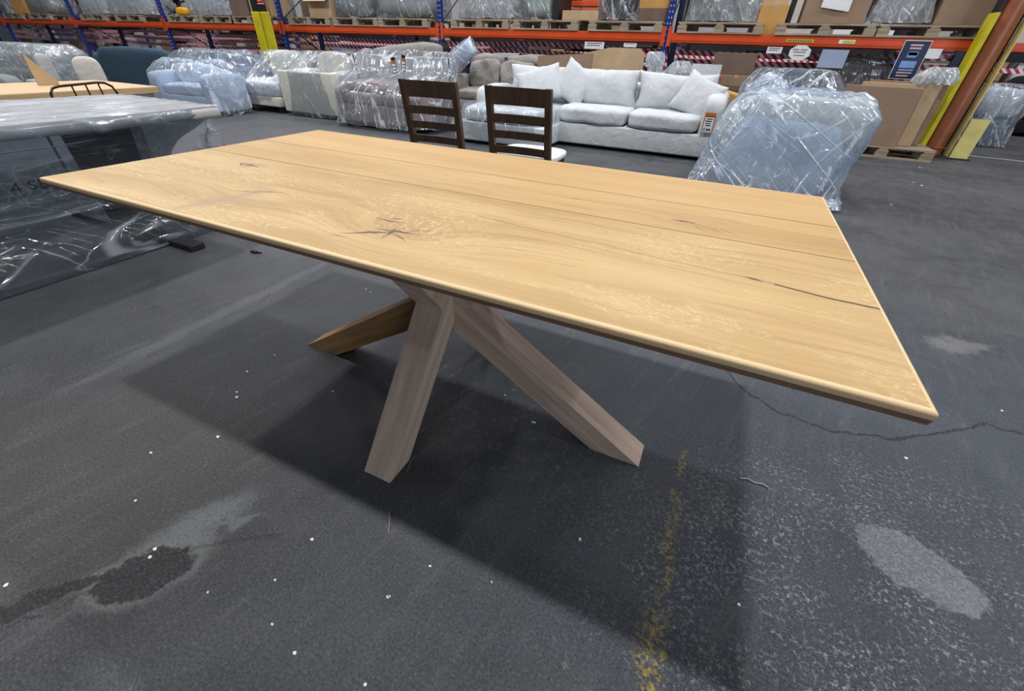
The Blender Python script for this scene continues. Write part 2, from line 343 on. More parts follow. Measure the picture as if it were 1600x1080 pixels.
GREENF = fabric('grey_green_fabric', (.20, .23, .23)); BEIGEF = fabric('beige_fabric', (.60, .57, .53), .04)
PBLUEF = fabric('pale_blue_fabric', (.58, .67, .80), .05); GREENG = fabric('pale_sage_fabric', (.50, .56, .52), .05)
BLACKF = fabric('black_fabric', (.014, .014, .017)); PURPLEF = fabric('purple_fabric', (.07, .02, .06))
RED = plain('red_plastic', (.55, .03, .02), .5); GREENP = plain('green_plastic', (.05, .20, .10), .5)
WHITE = plain('white_paper', (.80, .82, .86), .6, 0, .03, 4, 0); INK = plain('black_ink', (.02, .02, .025), .6, 0, 0, 4, 0)
SIGNB = plain('navy_sign_print', (.012, .03, .09), .35, 0, .2, 4, 0); SIGNL = plain('light_blue_print', (.22, .36, .72), .5, 0, .1, 5, 0)
PINKI = plain('pink_print', (.75, .45, .48), .5, 0, .05, 5, 0); TAGO = plain('orange_tag', (.62, .17, .03), .5, 0, .05, 4, 0)
LILAC = plain('lilac_plastic', (.35, .42, .62), .4, 0, .05, 4, 0); LABELY = plain('yellow_label', (.65, .52, .05), .5, 0, .05, 4, 0)
PAPERSCRAP = plain('scrap_paper', (.80, .82, .84), .7, 0, .05, 4, 0)
STRAWM = plain('dry_straw', (.36, .33, .28), .8, 0, .05, 4, 0); TWINE = plain('grey_twine', (.35, .38, .42), .8, 0, .05, 4, 0)
TAPE = mat_stripe('red_white_tape', (.85, .78, .82), (.50, .02, .06), .13)
WALLM = plain('dim_wall_cladding', (.10, .105, .12), .8, 0, .15, .5)
SLOT = plain('pale_slot', (.45, .48, .55), .5, 0, .05, 4, 0)
FILM = film('clear_polythene', haze=.14, streak=.75, more=.04)
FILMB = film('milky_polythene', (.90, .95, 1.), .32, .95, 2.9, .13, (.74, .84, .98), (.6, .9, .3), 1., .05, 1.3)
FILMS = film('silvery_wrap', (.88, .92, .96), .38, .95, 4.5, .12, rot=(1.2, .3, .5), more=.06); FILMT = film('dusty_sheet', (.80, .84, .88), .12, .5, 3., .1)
FILMC = film('thin_clear_wrap', (.95, .97, 1.), .07, .6, 3.5, .12, more=.02)
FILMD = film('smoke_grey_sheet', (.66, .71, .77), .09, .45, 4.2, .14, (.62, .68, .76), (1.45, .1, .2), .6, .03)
INKG = plain('printed_grey_ink', (.03, .034, .04), .6, 0, 0, 4, 0)

# ------------------------------------------------------------------ mesh helpers
def new(): return bmesh.new()
def box(b, c, s, bev=0., rot=None, seg=2, taper=None):
    """box centred at c with full size s"""
    t = bmesh.new(); bmesh.ops.create_cube(t, size=1)
    for v in t.verts:
        k = 1.
        if taper and v.co.z < 0: k = taper
        v.co = Vector((v.co.x*s[0]*k, v.co.y*s[1]*k, v.co.z*s[2]))
    if bev: bmesh.ops.bevel(t, geom=t.edges[:], offset=bev, segments=seg, affect='EDGES', profile=.5)
    join(b, t, c, rot)
def join(b, t, c=(0, 0, 0), rot=None):
    M = Matrix.Translation(c)
    if rot is not None:
        M = M @ (rot if isinstance(rot, Matrix) else Matrix.Rotation(rot, 4, 'Z'))
    me = bpy.data.meshes.new('t'); t.to_mesh(me); t.free(); me.transform(M); b.from_mesh(me); bpy.data.meshes.remove(me)
def span(b, x0, x1, y0, y1, z0, z1, bev=0., seg=2):
    box(b, ((x0+x1)/2, (y0+y1)/2, (z0+z1)/2), (abs(x1-x0), abs(y1-y0), abs(z1-z0)), bev, None, seg)
def prism(b, prof, t0, t1, axis='y', bev=0.):
    """profile [(u,v)] in a vertical plane, extruded across; axis = extrusion axis"""
    t = bmesh.new(); A = []; B = []
    for u, v in prof:
        A.append(t.verts.new((u, t0, v) if axis == 'y' else ((t0, u, v) if axis == 'x' else (u, v, t0))))
        B.append(t.verts.new((u, t1, v) if axis == 'y' else ((t1, u, v) if axis == 'x' else (u, v, t1))))
    t.faces.new(A); t.faces.new(B[::-1]); n = len(A)
    for i in range(n): t.faces.new((A[i], B[i], B[(i+1) % n], A[(i+1) % n]))
    bmesh.ops.recalc_face_normals(t, faces=t.faces[:])
    if bev: bmesh.ops.bevel(t, geom=t.edges[:], offset=bev, segments=2, affect='EDGES', profile=.5)
    join(b, t)
def tube(b, pts, r, n=8, closed=False, r2=None):
    pts = [Vector(p) for p in pts]; t = bmesh.new(); rings = []
    N = len(pts)
    for i, p in enumerate(pts):
        a = pts[(i-1) % N] if (i or closed) else p; c = pts[(i+1) % N] if (i < N-1 or closed) else p
        d = (c-a).normalized(); up = Vector((0, 0, 1)) if abs(d.z) < .9 else Vector((1, 0, 0))
        u = d.cross(up).normalized(); v = d.cross(u)
        rr = r if r2 is None else r+(r2-r)*i/max(1, N-1)
        rings.append([t.verts.new(p+u*math.cos(2*PI*k/n)*rr+v*math.sin(2*PI*k/n)*rr) for k in range(n)])
    for i in range(N if closed else N-1):
        A, B = rings[i], rings[(i+1) % N]
        for k in range(n): t.faces.new((A[k], A[(k+1) % n], B[(k+1) % n], B[k]))
    if not closed: t.faces.new(rings[0][::-1]); t.faces.new(rings[-1])
    bmesh.ops.recalc_face_normals(t, faces=t.faces[:]); join(b, t)
def soft(b, c, s, e=6., n=9, crumple=.0, rot=None, seed=0, pillow=False, sag=0.):
    """stuffed soft box: superellipsoid of full size s"""
    t = bmesh.new(); bmesh.ops.create_cube(t, size=2)
    bmesh.ops.subdivide_edges(t, edges=t.edges[:], cuts=n, use_grid_fill=True)
    for v in t.verts:
        p = v.co.copy()
        if pillow:
            u, w = p.x, p.z
            th = max(.0, (1-abs(u)**2.6))**.5*max(.0, (1-abs(w)**2.6))**.5
            pin = 1+.05*(abs(u)*abs(w))**3 - .06*(1-abs(w))*(abs(u) > .999) - .06*(1-abs(u))*(abs(w) > .999)
            q = Vector((u*pin, p.y*max(th, .04), w*pin))
        else:
            l = (abs(p.x)**e+abs(p.y)**e+abs(p.z)**e)**(1/e); q = p/max(l, 1e-6)
            q.z *= 1+.10*(1-q.x*q.x)*(1-q.y*q.y)
        q = Vector((q.x*s[0]/2, q.y*s[1]/2, q.z*s[2]/2))
        if sag: q.z -= sag*(1-p.x*p.x)*(1-p.y*p.y)
        if crumple:
            k = mn.noise_vector(q*5.+Vector((seed, seed*1.7, 0)))*crumple + mn.noise_vector(q*13.+Vector((seed, 3, 0)))*crumple*.4
            q += k
        v.co = q
    join(b, t, c, rot)
def smooth_obj(o, ang=40):
    for p in o.data.polygons: p.use_smooth = True
    try: o.data.set_sharp_from_angle(angle=math.radians(ang))
    except Exception: pass
def obj(name, b, mat, parent=None, sm=None, loc=None, rz=0):
    me = bpy.data.meshes.new(name); b.to_mesh(me); b.free()
    for m in (mat if isinstance(mat, (list, tuple)) else [mat]): me.materials.append(m)
    o = bpy.data.objects.new(name, me); COL.objects.link(o)
    if parent: o.parent = parent
    if loc is not None: o.location = loc
    if rz: o.rotation_euler[2] = rz
    if sm: smooth_obj(o, sm)
    return o
def tag(o, label, cat, group=None):
    o['label'] = label; o['category'] = cat
    if group: o['group'] = group
    return o
def thing(name, label, cat, loc=(0, 0, 0), rz=0, group=None):
    o = bpy.data.objects.new(name, None); COL.objects.link(o); o.empty_display_size = .1
    o.location = loc; o.rotation_euler = (0, 0, rz); return tag(o, label, cat, group)
def struct(name, b, m):
    o = obj(name, b, m); o['kind'] = 'structure'; return o
def rects(b, items, y, th=.001, nrm=-1):
    """thin printed rectangles (x0,x1,z0,z1) on a face looking -y"""
    for x0, x1, z0, z1 in items: span(b, x0, x1, y-th, y, z0, z1)

def shell(b, secs, n=84, m=22, fold=.02, seed=0, top=True, e=4., topz=.0, wob=.012, kf=9.):
    """loose cover: secs = [(z, cx, cy, hx, hy)] from bottom to top, wrinkled, with a sagging top"""
    t = bmesh.new(); rings = []
    zs = [s[0] for s in secs]
    tot = zs[-1]-zs[0]
    def sec(q):
        q = q*(len(secs)-1); i = min(int(q), len(secs)-2); f = q-i
        return [secs[i][k]*(1-f)+secs[i+1][k]*f for k in range(5)]
    def pt(s, a, k, fa, q):
        z, cx, cy, hx, hy = s
        c, sn = math.cos(a), math.sin(a)
        l = (abs(c)**e+abs(sn)**e)**(1/e)
        ux, uy = c/l, sn/l
        nz = mn.noise(Vector((ux*kf*.45, uy*kf*.45, z*2.2+seed)))
        rg = 1-2*abs(mn.noise(Vector((ux*kf, uy*kf, z*1.6+seed*3.1))))
        d = (rg*.6+nz*.8)*fa
        return Vector((cx+ux*(hx*k)+c*d, cy+uy*(hy*k)+sn*d, z+mn.noise(Vector((ux*3*k, uy*3*k, seed+z*3)))*wob))
    for j in range(m+1):
        q = j/m; s = sec(q)
        rings.append([t.verts.new(pt(s, 2*PI*i/n, 1, fold*(1.5-q*.7), q)) for i in range(n)])
    if top:
        s = list(secs[-1])
        for k, dz in ((.97, .014), (.88, .022), (.72, .024), (.5, .022), (.28, .02), (.08, .02)):
            s2 = [s[0]+dz+topz*(1-k), s[1], s[2], s[3], s[4]]
            rings.append([t.verts.new(pt(s2, 2*PI*i/n, k, fold*.5*k, 1)) for i in range(n)])
    for A, B in zip(rings, rings[1:]):
        for i in range(n): t.faces.new((A[i], A[(i+1) % n], B[(i+1) % n], B[i]))
    if top: t.faces.new(rings[-1])
    join(b, t)
def cover(parent, secs, mat=None, name='plastic_cover', **k):
    b = new(); shell(b, secs, **k); return obj(name, b, mat or FILM, parent, 60)

# ================================================================== SETTING
b = new(); bmesh.ops.create_grid(b, x_segments=2, y_segments=2, size=60)
struct('floor', b, FLOOR)
b = new(); span(b, -60, 30, 27, 27.3, 0, 9); struct('wall_back', b, WALLM)

# ================================================================== MAIN TABLE
T = thing('dining_table', 'large light oak dining table with crossed grey brown wooden base, in the foreground', 'table')
ZT = .76
b = new()
def board(y0, y1):
    t = .0006
    span(b, -1+.004, 1-.004, y0+t, y1-t, ZT-.014, ZT, 0)
board(-.494, -.025); board(-.025, .20); board(.20, .494)
TT = obj('tabletop', b, OAK, T)
b = new()   # rounded edge with bevelled underside, running all round
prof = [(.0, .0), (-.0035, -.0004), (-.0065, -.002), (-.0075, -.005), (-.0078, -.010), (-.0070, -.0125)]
def rim(bm, prof, L, W):
    rings = []
    for (o_, z) in prof:
        x, y = L/2-.0045-o_, W/2-.0065-o_
        rings.append([bm.verts.new(p) for p in ((-x, -y, ZT+z), (x, -y, ZT+z), (x, y, ZT+z), (-x, y, ZT+z))])
    for A, B in zip(rings, rings[1:]):
        for i in range(4): bm.faces.new((A[i], B[i], B[(i+1) % 4], A[(i+1) % 4]))
    return rings
rim(b, prof, 2, 1); o = obj('rounded_edge', b, OAKEDGE, TT, 60); o['label'] = 'rounded upper edge of the tabletop, painted pale as if catching light'
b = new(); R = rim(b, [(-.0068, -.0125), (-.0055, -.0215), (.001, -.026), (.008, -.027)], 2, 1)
b.faces.new(R[-1][::-1])
b.faces.new(R[0])
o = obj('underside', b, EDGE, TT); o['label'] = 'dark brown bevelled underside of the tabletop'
# base: hub and four legs, each with the arm that carries the top
HB = -.02
b = new(); span(b, -.05, .05, HB-.05, HB+.05, .315, .733); obj('hub', b, LEGY, T)
def leg(direction, prof, mat):
    b = new(); prism(b, prof, -.0495, .0495, 'y')
    return obj('leg', b, mat, T, None, (0, HB, 0), direction)
PX = [(.049, .32), (.566, 0), (.727, 0), (.083, .412), (.55, .733), (.30, .733), (.049, .55)]
PYf = [(.049, .36), (.358, 0), (.456, 0), (.108, .431), (.34, .733), (.22, .733), (.049, .55)]
leg(0, PX, LEGX); leg(PI, PX, LEGBOUNCE)['label'] = 'leg painted warmer orange brown, as if by bounced light'; leg(-PI/2, PYf, LEGY); leg(PI/2, PYf, LEGY)

# ================================================================== TWO DARK CHAIRS
def dark_chair(x, y, rz, label, sw=.03, sz=.435):
    c = thing('dining_chair', label, 'chair', (x, y, 0), rz, 'dark ladder back chairs behind the oak table')
    H = .885; w = .47
    def px(z): return -.085*max(0, z-.42)/.46         # rake of the back
    for s in (-1, 1):
        b = new(); prism(b, [(.02, 0), (.06, 0), (.045+px(.45), .45), (.04+px(H), H), (px(H), H), (.0+px(.45), .45)], s*w/2-.045*(s > 0), s*w/2+.045*(s < 0), 'x', .004)
        obj('rear_leg', b, CHAIRW, c)
        b = new(); box(b, (s*(w/2-.04), .42, (sz-.03)/2), (.042, .042, sz-.03), .004); obj('front_leg', b, CHAIRW, c)
    def slat(z0, z1, nm):
        b = new(); zc = (z0+z1)/2; n = 8
        t = bmesh.new(); G_ = []
        for k in range(n+1):
            u = -1+2*k/n; xx = u*(w/2-.043); cv = .018*(1-u*u)
            G_.append([t.verts.new((xx, .008+px(z)+dy-cv*(-1), z)) for z, dy in ((z0, 0), (z1, 0), (z1, .02), (z0, .02))])
        for A, B in zip(G_, G_[1:]):
            for i in range(4): t.faces.new((A[i], A[(i+1) % 4], B[(i+1) % 4], B[i]))
        t.faces.new(G_[0]); t.faces.new(G_[-1][::-1]); bmesh.ops.recalc_face_normals(t, faces=t.faces[:]); join(b, t)
        obj(nm, b, CHAIRW, c)
    slat(.775, H-.004, 'top_rail'); slat(.665, .72, 'slat'); slat(.565, .615, 'slat'); slat(.465, .515, 'slat')
    b = new(); span(b, -w/2+.03, w/2-.03, .05, .45, sz-.075, sz-.025, .003); obj('seat_frame', b, CHAIRW, c)
    b = new(); soft(b, (0, .25, sz), (w+sw, .42, .06), 4.5, 7); o = obj('seat', b, SEATF, c, 70); o['label'] = 'off white upholstered seat'
    return c
dark_chair(-1.335, 1.92, .06, 'dark brown ladder back dining chair, left one, behind the oak table', -.10, .33)
dark_chair(-.615, 1.90, .04, 'dark brown ladder back dining chair with white seat showing, right one, before the white sofa')

# ================================================================== SOFA BUILDER
def feet(c, W, D, h=.06, m=BLACK, r=.025):
    for sx in (-1, 1):
        for y in (.08, D-.08):
            b = new(); box(b, (sx*(W/2-.1), y, h/2), (r*2, r*2, h), .004, taper=.8); obj('leg', b, m, c)
def sofa(name, label, cat, x, y, rz, W, D, sh, bh, aw, ah, fab, ns=2, nb=2, leg_h=.06, group=None, slope=.0, back=True, cush_d=.2, crum=.012, cush=True):
    c = thing(name, label, cat, (x, y, 0), rz, group)
    bh0 = sh-.15
    b = new(); box(b, (0, D/2, (leg_h+bh0)/2), (W-.01, D-.02, bh0-leg_h), .02, None, 3); obj('base', b, fab, c, 50)
    for s in (-1, 1):
        if aw:
            b = new(); soft(b, (s*(W/2-aw/2), D/2-.01, (ah+leg_h)/2), (aw, D, ah-leg_h), 9, 8, crum*.6, seed=s+x); obj('armrest', b, fab, c, 70)
    iw = W-2*aw
    if back:
        b = new(); soft(b, (0, D-.11, (bh+leg_h)/2-.02), (iw+.04, .22, bh-leg_h-.04), 8, 8, crum*.6, seed=x); obj('backrest', b, fab, c, 70)
    for k in range(ns):
        xx = -iw/2+iw*(k+.5)/ns
        b = new(); soft(b, (xx, (D-.15)/2, sh-.075), (iw/ns-.006, D-.17, .17), 6, 9, crum, seed=k*3+x); obj('seat_cushion', b, fab, c, 70)
    for k in range(nb if cush else 0):
        xx = -iw/2+iw*(k+.5)/nb
        R = Matrix.Rotation(-.16, 4, 'X')
        b = new(); soft(b, (xx, D-.32, sh+(bh-sh)*.5+.02), (iw/nb-.01, cush_d, bh-sh+.04), 4.5, 10, crum*1.3, R, k*5+x); obj('back_cushion', b, fab, c, 70)
    feet(c, W, D, leg_h)
    return c

# ---- white sofa with chaise
WS = thing('corner_sofa', 'long white linen corner sofa with loose cushions and chaise, behind the dark chairs', 'sofa', (0, 0, 0))
b = new(); span(b, -1.75, .60, 5.02, 6.05, .04, .29, .02, 3); span(b, -2.72, -1.40, 4.40, 6.05, .04, .27, .02, 3); obj('base', b, WHITEF, WS, 50)
b = new(); soft(b, (.49, 5.53, .36), (.25, 1.04, .66), 7, 10, .008); obj('armrest', b, WHITEF, WS, 70)
b = new(); soft(b, (-2.66, 5.55, .33), (.2, 1.0, .58), 7, 10, .008); obj('armrest', b, WHITEF, WS, 70)
b = new(); soft(b, (-1.05, 5.98, .38), (3.1, .2, .68), 7, 10, .008); obj('backrest', b, WHITEF, WS, 70)
for x0, x1, s in ((-1.48, -.53, 1), (-.52, .37, 2)):
    b = new(); soft(b, ((x0+x1)/2, 5.42, .385), (x1-x0, .86, .20), 5.5, 12, .012, seed=s, sag=.01); obj('seat_cushion', b, WHITEF, WS, 70)
b = new(); soft(b, (-2.08, 5.12, .355), (1.16, 1.42, .19), 5.5, 12, .012, seed=4); obj('chaise_cushion', b, WHITEF, WS, 70)
for xx, w_, s in ((-1.07, .96, 1), (-.08, .92, 2), (-2.0, .92, 3)):
    b = new(); soft(b, (xx, 5.72, .655), (w_+.03, .36, .47), 4, 14, .022, Matrix.Rotation(-.2, 4, 'X'), s, pillow=True); obj('back_cushion', b, WHITEF, WS, 70)
for q in ((.5, 5.1), (.5, 5.9), (-2.6, 4.5), (-2.6, 5.9), (-1.5, 4.5)):
    b = new(); box(b, (*q, .02), (.08, .08, .04)); obj('leg', b, BLACK, WS)
cover(WS, [(.22, -2.09, 5.03, .68, .72), (.36, -2.09, 5.04, .655, .70), (.45, -2.08, 5.06, .62, .68)], FILMC, 'plastic_cover', fold=.01, seed=3, wob=.01, m=10)['label'] = 'clear film stretched over the chaise'
# price tag on the arm
pt = thing('price_tag', 'orange bordered white price tag on the right arm of the white sofa', 'tag', (.475, 4.985, .43))
b = new(); span(b, -.062, .062, -.004, 0, -.10, .11); obj('card', b, TAGO, pt)
b = new(); span(b, -.05, .05, -.006, -.0045, -.095, .065); prs = obj('price_sheet', b, WHITE, pt)
b = new(); rects(b, [(-.052, .052, .066, .076), (-.03, .035, .04, .05), (-.04, .03, .015, .027), (-.035, .02, -.008, .002), (-.03, .03, -.03, -.02)], -.0062)
span(b, -.04, -.033, -.0075, -.0062, -.085, -.05); rects(b, [(-.04, -.018, -.055, -.05), (-.04, -.018, -.07, -.065), (-.04, -.018, -.085, -.08), (-.01, .01, -.08, -.055), (.016, .036, -.08, -.055)], -.0062)
obj('printed_text', b, INK, prs)
def pillow(x, y, z, sx, sz, th, rz, tilt, mat, label, seed=0, roll=0, group=None, film_=None, name='throw_pillow'):
    b = new(); soft(b, (0, 0, 0), (sx, th, sz), 4, 12, .012, seed=seed, pillow=True)
    o = obj(name, b, mat, None, 70); o.location = (x, y, z)
    o.rotation_euler = (Matrix.Rotation(rz, 3, 'Z') @ Matrix.Rotation(tilt, 3, 'X') @ Matrix.Rotation(roll, 3, 'Y')).to_euler()
    return tag(o, label, 'cushion', group)
pillow(.24, 5.42, .66, .52, .46, .2, -.25, -.45, WHITEF, 'white throw pillow leaning on the right arm of the white sofa', 2, .35)
pillow(-1.93, 5.50, .66, .62, .46, .2, .2, -.5, WHITEF, 'white throw pillow at the left of the white sofa, behind the right dark chair', 5, -.3)
pillow(-1.45, 5.60, .70, .5, .46, .17, .0, -.35, WHITEF, 'crumpled white pillow standing between the sofa back cushions', 8, .5)

# ================================================================== WRAPPED TABLE (left foreground)
L = thing('wrapped_table', 'large table wrapped in clear plastic sheet with printed lettering, at the left edge', 'table')
g_top = film('stretched_film_on_top', (.80, .84, .88), .62, .3, 5., .2, (.74, .78, .83), (1.5, 0, .1), .5)
b = new(); span(b, -3.34, -2.26, -1.35, .90, .672, .728, .02, 4); o = obj('tabletop', b, plain('grey_table_edge', (.52, .50, .49), .5), L, 40)
for y in (.36, -.80):
    b = new(); prism(b, [(-2.86, .672), (-2.44, .672), (-2.56, .04), (-2.80, .04)], y-.09, y+.09, 'y', .004)
    o = obj('pedestal', b, BLACK, L); o['label'] = 'black panel leg seen through the plastic'
for y in (.36, -.80):
    b = new(); span(b, -3.45, -2.10, y-.05, y+.04, 0, .04, .006); obj('foot', b, BLACK, L)
def sheet_bag():
    b = new(); n = 150
    t = bmesh.new(); rings = []
    #  z, x0, x1, y0, y1  (box outline of the loose sheet), pinched under the top, flaring to the floor
    S_ = [(.012, -3.50, -2.32, -1.5, .78), (.05, -3.46, -2.31, -1.48, .73), (.16, -3.40, -2.36, -1.45, .70), (.24, -3.37, -2.46, -1.44, .66), (.30, -3.36, -2.38, -1.43, .66), (.36, -3.36, -2.50, -1.42, .64), (.46, -3.36, -2.46, -1.42, .66), (.56, -3.36, -2.40, -1.4, .74), (.64, -3.35, -2.30, -1.38, .86), (.672, -3.345, -2.255, -1.36, .905), (.70, -3.35, -2.245, -1.36, .912), (.722, -3.345, -2.252, -1.36, .908), (.734, -3.33, -2.27, -1.35, .89)]
    NJ = 64
    for j in range(NJ+1):
        q = j/NJ*(len(S_)-1); i = min(int(q), len(S_)-2); f = q-i
        z, x0, x1, y0, y1 = [S_[i][k]*(1-f)+S_[i+1][k]*f for k in range(5)]
        ring = []
        amp = .012+.02*max(0, 1-abs(z-.3)/.3) if z < .62 else .002
        for k in range(n):
            a = 2*PI*k/n; c, s = math.cos(a), math.sin(a); e = 9.
            l = (abs(c)**e+abs(s)**e)**(1/e); u, v = c/l, s/l
            X = (x0+x1)/2+u*(x1-x0)/2; Y = (y0+y1)/2+v*(y1-y0)/2
            d = (mn.noise(Vector((X*3, Y*1.4, z*9)))+.5*(1-2*abs(mn.noise(Vector((X*6, Y*4, z*16))))))*amp
            ring.append(t.verts.new((X+c*d, Y+s*d, z+mn.noise(Vector((X*5, Y*5, 4)))*amp*.25)))
        rings.append(ring)
    for A, B in zip(rings, rings[1:]):
        for i in range(n): t.faces.new((A[i], A[(i+1) % n], B[(i+1) % n], B[i]))
    join(b, t); return b
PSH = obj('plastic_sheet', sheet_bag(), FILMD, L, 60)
b = new(); t = bmesh.new(); bmesh.ops.create_grid(t, x_segments=60, y_segments=100, size=1)
for v in t.verts:
    X = -2.80+v.co.x*.535; Y = -.225+v.co.y*1.13
    v.co = Vector((X, Y, .735+.004*mn.noise(Vector((X*9, Y*5, 1)))+.003*(1-2*abs(mn.noise(Vector((X*14, Y*7, 5)))))))
join(b, t); o = obj('top_film', b, g_top, L, 70); o['label'] = 'shiny stretched film over the tabletop'
b = new(); t = bmesh.new(); bmesh.ops.create_grid(t, x_segments=16, y_segments=16, size=1)
P0, P1, P2 = at(327, 182, y=.93), at(296, 240, y=.93), at(352, 232, y=1.0)
for v in t.verts:
    u, w_ = (v.co.x+1)/2, (v.co.y+1)/2
    q = P0*(1-w_)+(P1*(1-u)+P2*u)*w_
    v.co = q+Vector((.01*mn.noise(q*22), .05*math.sin(u*7)*w_+.03*mn.noise(q*9), .01*mn.noise(q*18+Vector((3, 0, 0)))))
join(b, t); o = obj('loose_flap', b, FILM, L, 60); o['label'] = 'loose clear flap hanging at the end of the sheet'
# lettering printed on the sheet
GLY = {'4': [((.62, 0), (.62, 1)), ((.62, 1), (0, .33)), ((0, .33), (.85, .33))], 'S': [((.7, .85), (.35, 1)), ((.35, 1), (.05, .78)), ((.05, .78), (.65, .3)), ((.65, .3), (.35, 0)), ((.35, 0), (0, .15))],
       'E': [((0, 0), (0, 1)), ((0, 1), (.6, 1)), ((0, .5), (.5, .5)), ((0, 0), (.6, 0))], 'A': [((0, 0), (.38, 1)), ((.38, 1), (.76, 0)), ((.14, .35), (.62, .35))],
       'T': [((.35, 0), (.35, 1)), ((0, 1), (.7, 1))], 'R': [((0, 0), (0, 1)), ((0, 1), (.6, .8)), ((.6, .8), (0, .5)), ((.2, .5), (.65, 0))],
       'M': [((0, 0), (0, 1)), ((0, 1), (.4, .4)), ((.4, .4), (.8, 1)), ((.8, 1), (.8, 0))], 'X': [((0, 0), (.7, 1)), ((0, 1), (.7, 0))], 'L': [((0, 1), (0, 0)), ((0, 0), (.55, 0))],
       'O': [((0, 0), (0, 1)), ((0, 1), (.65, 1)), ((.65, 1), (.65, 0)), ((.65, 0), (0, 0))], 'D': [((0, 0), (0, 1)), ((0, 1), (.6, .7)), ((.6, .7), (.6, .3)), ((.6, .3), (0, 0))]}
def letters(b, txt, O, U, V, h, w=.13, adv=1.02):
    O, U, V = Vector(O), Vector(U).normalized(), Vector(V).normalized(); N = U.cross(V); x = 0
    for ch in txt:
        for (p, q) in GLY.get(ch, []):
            P = O+U*(x+p[0]*h*.9)+V*(p[1]*h); Q = O+U*(x+q[0]*h*.9)+V*(q[1]*h)
            d = (Q-P).normalized(); s = d.cross(N)*h*w*.5; P = P-d*h*w*.4; Q = Q+d*h*w*.4
            fs = [b.verts.new(P+s), b.verts.new(Q+s), b.verts.new(Q-s), b.verts.new(P-s)]; b.faces.new(fs)
        x += h*adv*(.45 if ch == ' ' else 1)
for txt, nm, yy in (('4', 'printed_numeral', -.186), ('SEATER', 'printed_word', -.186+.045*1.02*1.45)):
    b = new(); letters(b, txt, (-2.405, yy, .435), (0, 1, 0), (.25, 0, 1), .045); obj(nm, b, INKG, PSH)

# ================================================================== RIGHT BAGGED ARMCHAIR
ac = thing('wrapped_armchair', 'pale armchair under a big milky plastic bag, right behind the oak table', 'armchair', (1.17, 3.72, 0), -.10)
b = new(); soft(b, (0, .42, .35), (1.02, .80, .66), 6, 10, .01); o = obj('body', b, PBLUEF, ac, 70)
b = new(); soft(b, (.05, .20, .69), (1.0, .28, .24), 5, 10, .012); o = obj('backrest', b, CREAMF, ac, 70)
b = new(); soft(b, (.48, .42, .64), (.22, .74, .34), 5, 8, .01); obj('armrest', b, CREAMF, ac, 70)
b = new(); soft(b, (-.46, .42, .52), (.22, .74, .3), 5, 8, .01); obj('armrest', b, CREAMF, ac, 70)
for sx in (-1, 1):
    for yy in (.1, .74):
        b = new(); box(b, (sx*.42, yy, .02), (.05, .05, .04)); obj('leg', b, BLACK, ac)
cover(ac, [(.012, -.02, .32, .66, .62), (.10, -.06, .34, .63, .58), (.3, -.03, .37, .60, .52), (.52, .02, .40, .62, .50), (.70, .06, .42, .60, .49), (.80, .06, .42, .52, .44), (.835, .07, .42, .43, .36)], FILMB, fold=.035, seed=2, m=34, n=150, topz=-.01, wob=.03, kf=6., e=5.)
b = new()
for k in range(7): span(b, -.56+.0, -.545, 0, .0006, .5, .5006)
obj('warning_print', b, INKG, ac)
# stray tuft of the bag above its top
b = new(); t = bmesh.new(); bmesh.ops.create_grid(t, x_segments=18, y_segments=18, size=1)
for v in t.verts:
    u, w = v.co.x, v.co.y; r = max(0, 1-u*u)*max(0, 1-w*w)
    v.co = Vector((-.28+u*.20+.03*mn.noise(Vector((u*3, w*3, 0))), .50+w*.12, .815+.16*r**.8+.02*mn.noise(Vector((u*5, w*5, 2)))))
join(b, t); o = obj('bag_mouth', b, FILMC, ac, 70); o['label'] = 'loose upstanding mouth of the plastic bag'

# ================================================================== OAK TABLE, METAL CHAIR, SMALL CHAIRS (far left)
wt = thing('oak_table', 'light oak table with thick plain top, beyond the plastic wrapped table', 'table')
b = new(); span(b, -5.5, -4.45, -.6, 1.78, .625, .68, .006); obj('tabletop', b, BENCHW, wt)
for x in (-5.35, -4.6):
    for y in (-.45, 1.5):
        b = new(); span(b, x-.04, x+.04, y-.04, y+.04, 0, .625, .004); obj('leg', b, BLACK, wt)
mc = thing('metal_chair', 'bronze tube frame chair back with thin vertical bars, by the light oak table', 'chair', (0, 0, 0))
def arc(pts, n=6):
    out = []
    for i in range(len(pts)-1): out.append(Vector(pts[i]))
    out.append(Vector(pts[-1])); return out
XM = -3.9
b = new(); tube(b, [(XM, .70, .42), (XM, .72, .62), (XM, .735, .71), (XM, .76, .745), (XM, .80, .755), (XM, 1.05, .77), (XM, 1.10, .765), (XM, 1.14, .74), (XM, 1.155, .70), (XM, 1.17, .42)], .009, 8); obj('back_frame', b, BRONZE, mc, 60)
for y in (.88, .97, 1.055):
    b = new(); tube(b, [(XM, y, .44), (XM, y, .757+.015*(y-.8)/.3)], .006, 6); obj('back_bar', b, BRONZE, mc, 60)
b = new(); span(b, XM-.42, XM, .70, 1.17, .42, .45, .01); obj('seat', b, BRONZE, mc)
for x in (XM-.02, XM-.40):
    for y in (.72, 1.15):
        b = new(); tube(b, [(x, y, 0), (x, y, .43)], .01, 6); obj('leg', b, BRONZE, mc, 60)
cs = tag(obj('cardboard_sheet', (lambda b: (prism(b, [(-.14, .0), (-.135, .24), (.02, .03), (.02, .0)], 0, .012, 'x'), b)[1])(new()), CARD2), 'folded piece of tan cardboard standing on the light oak table', 'cardboard')
cs.location = (-5.1, 1.27, .681); cs.rotation_euler[2] = .1
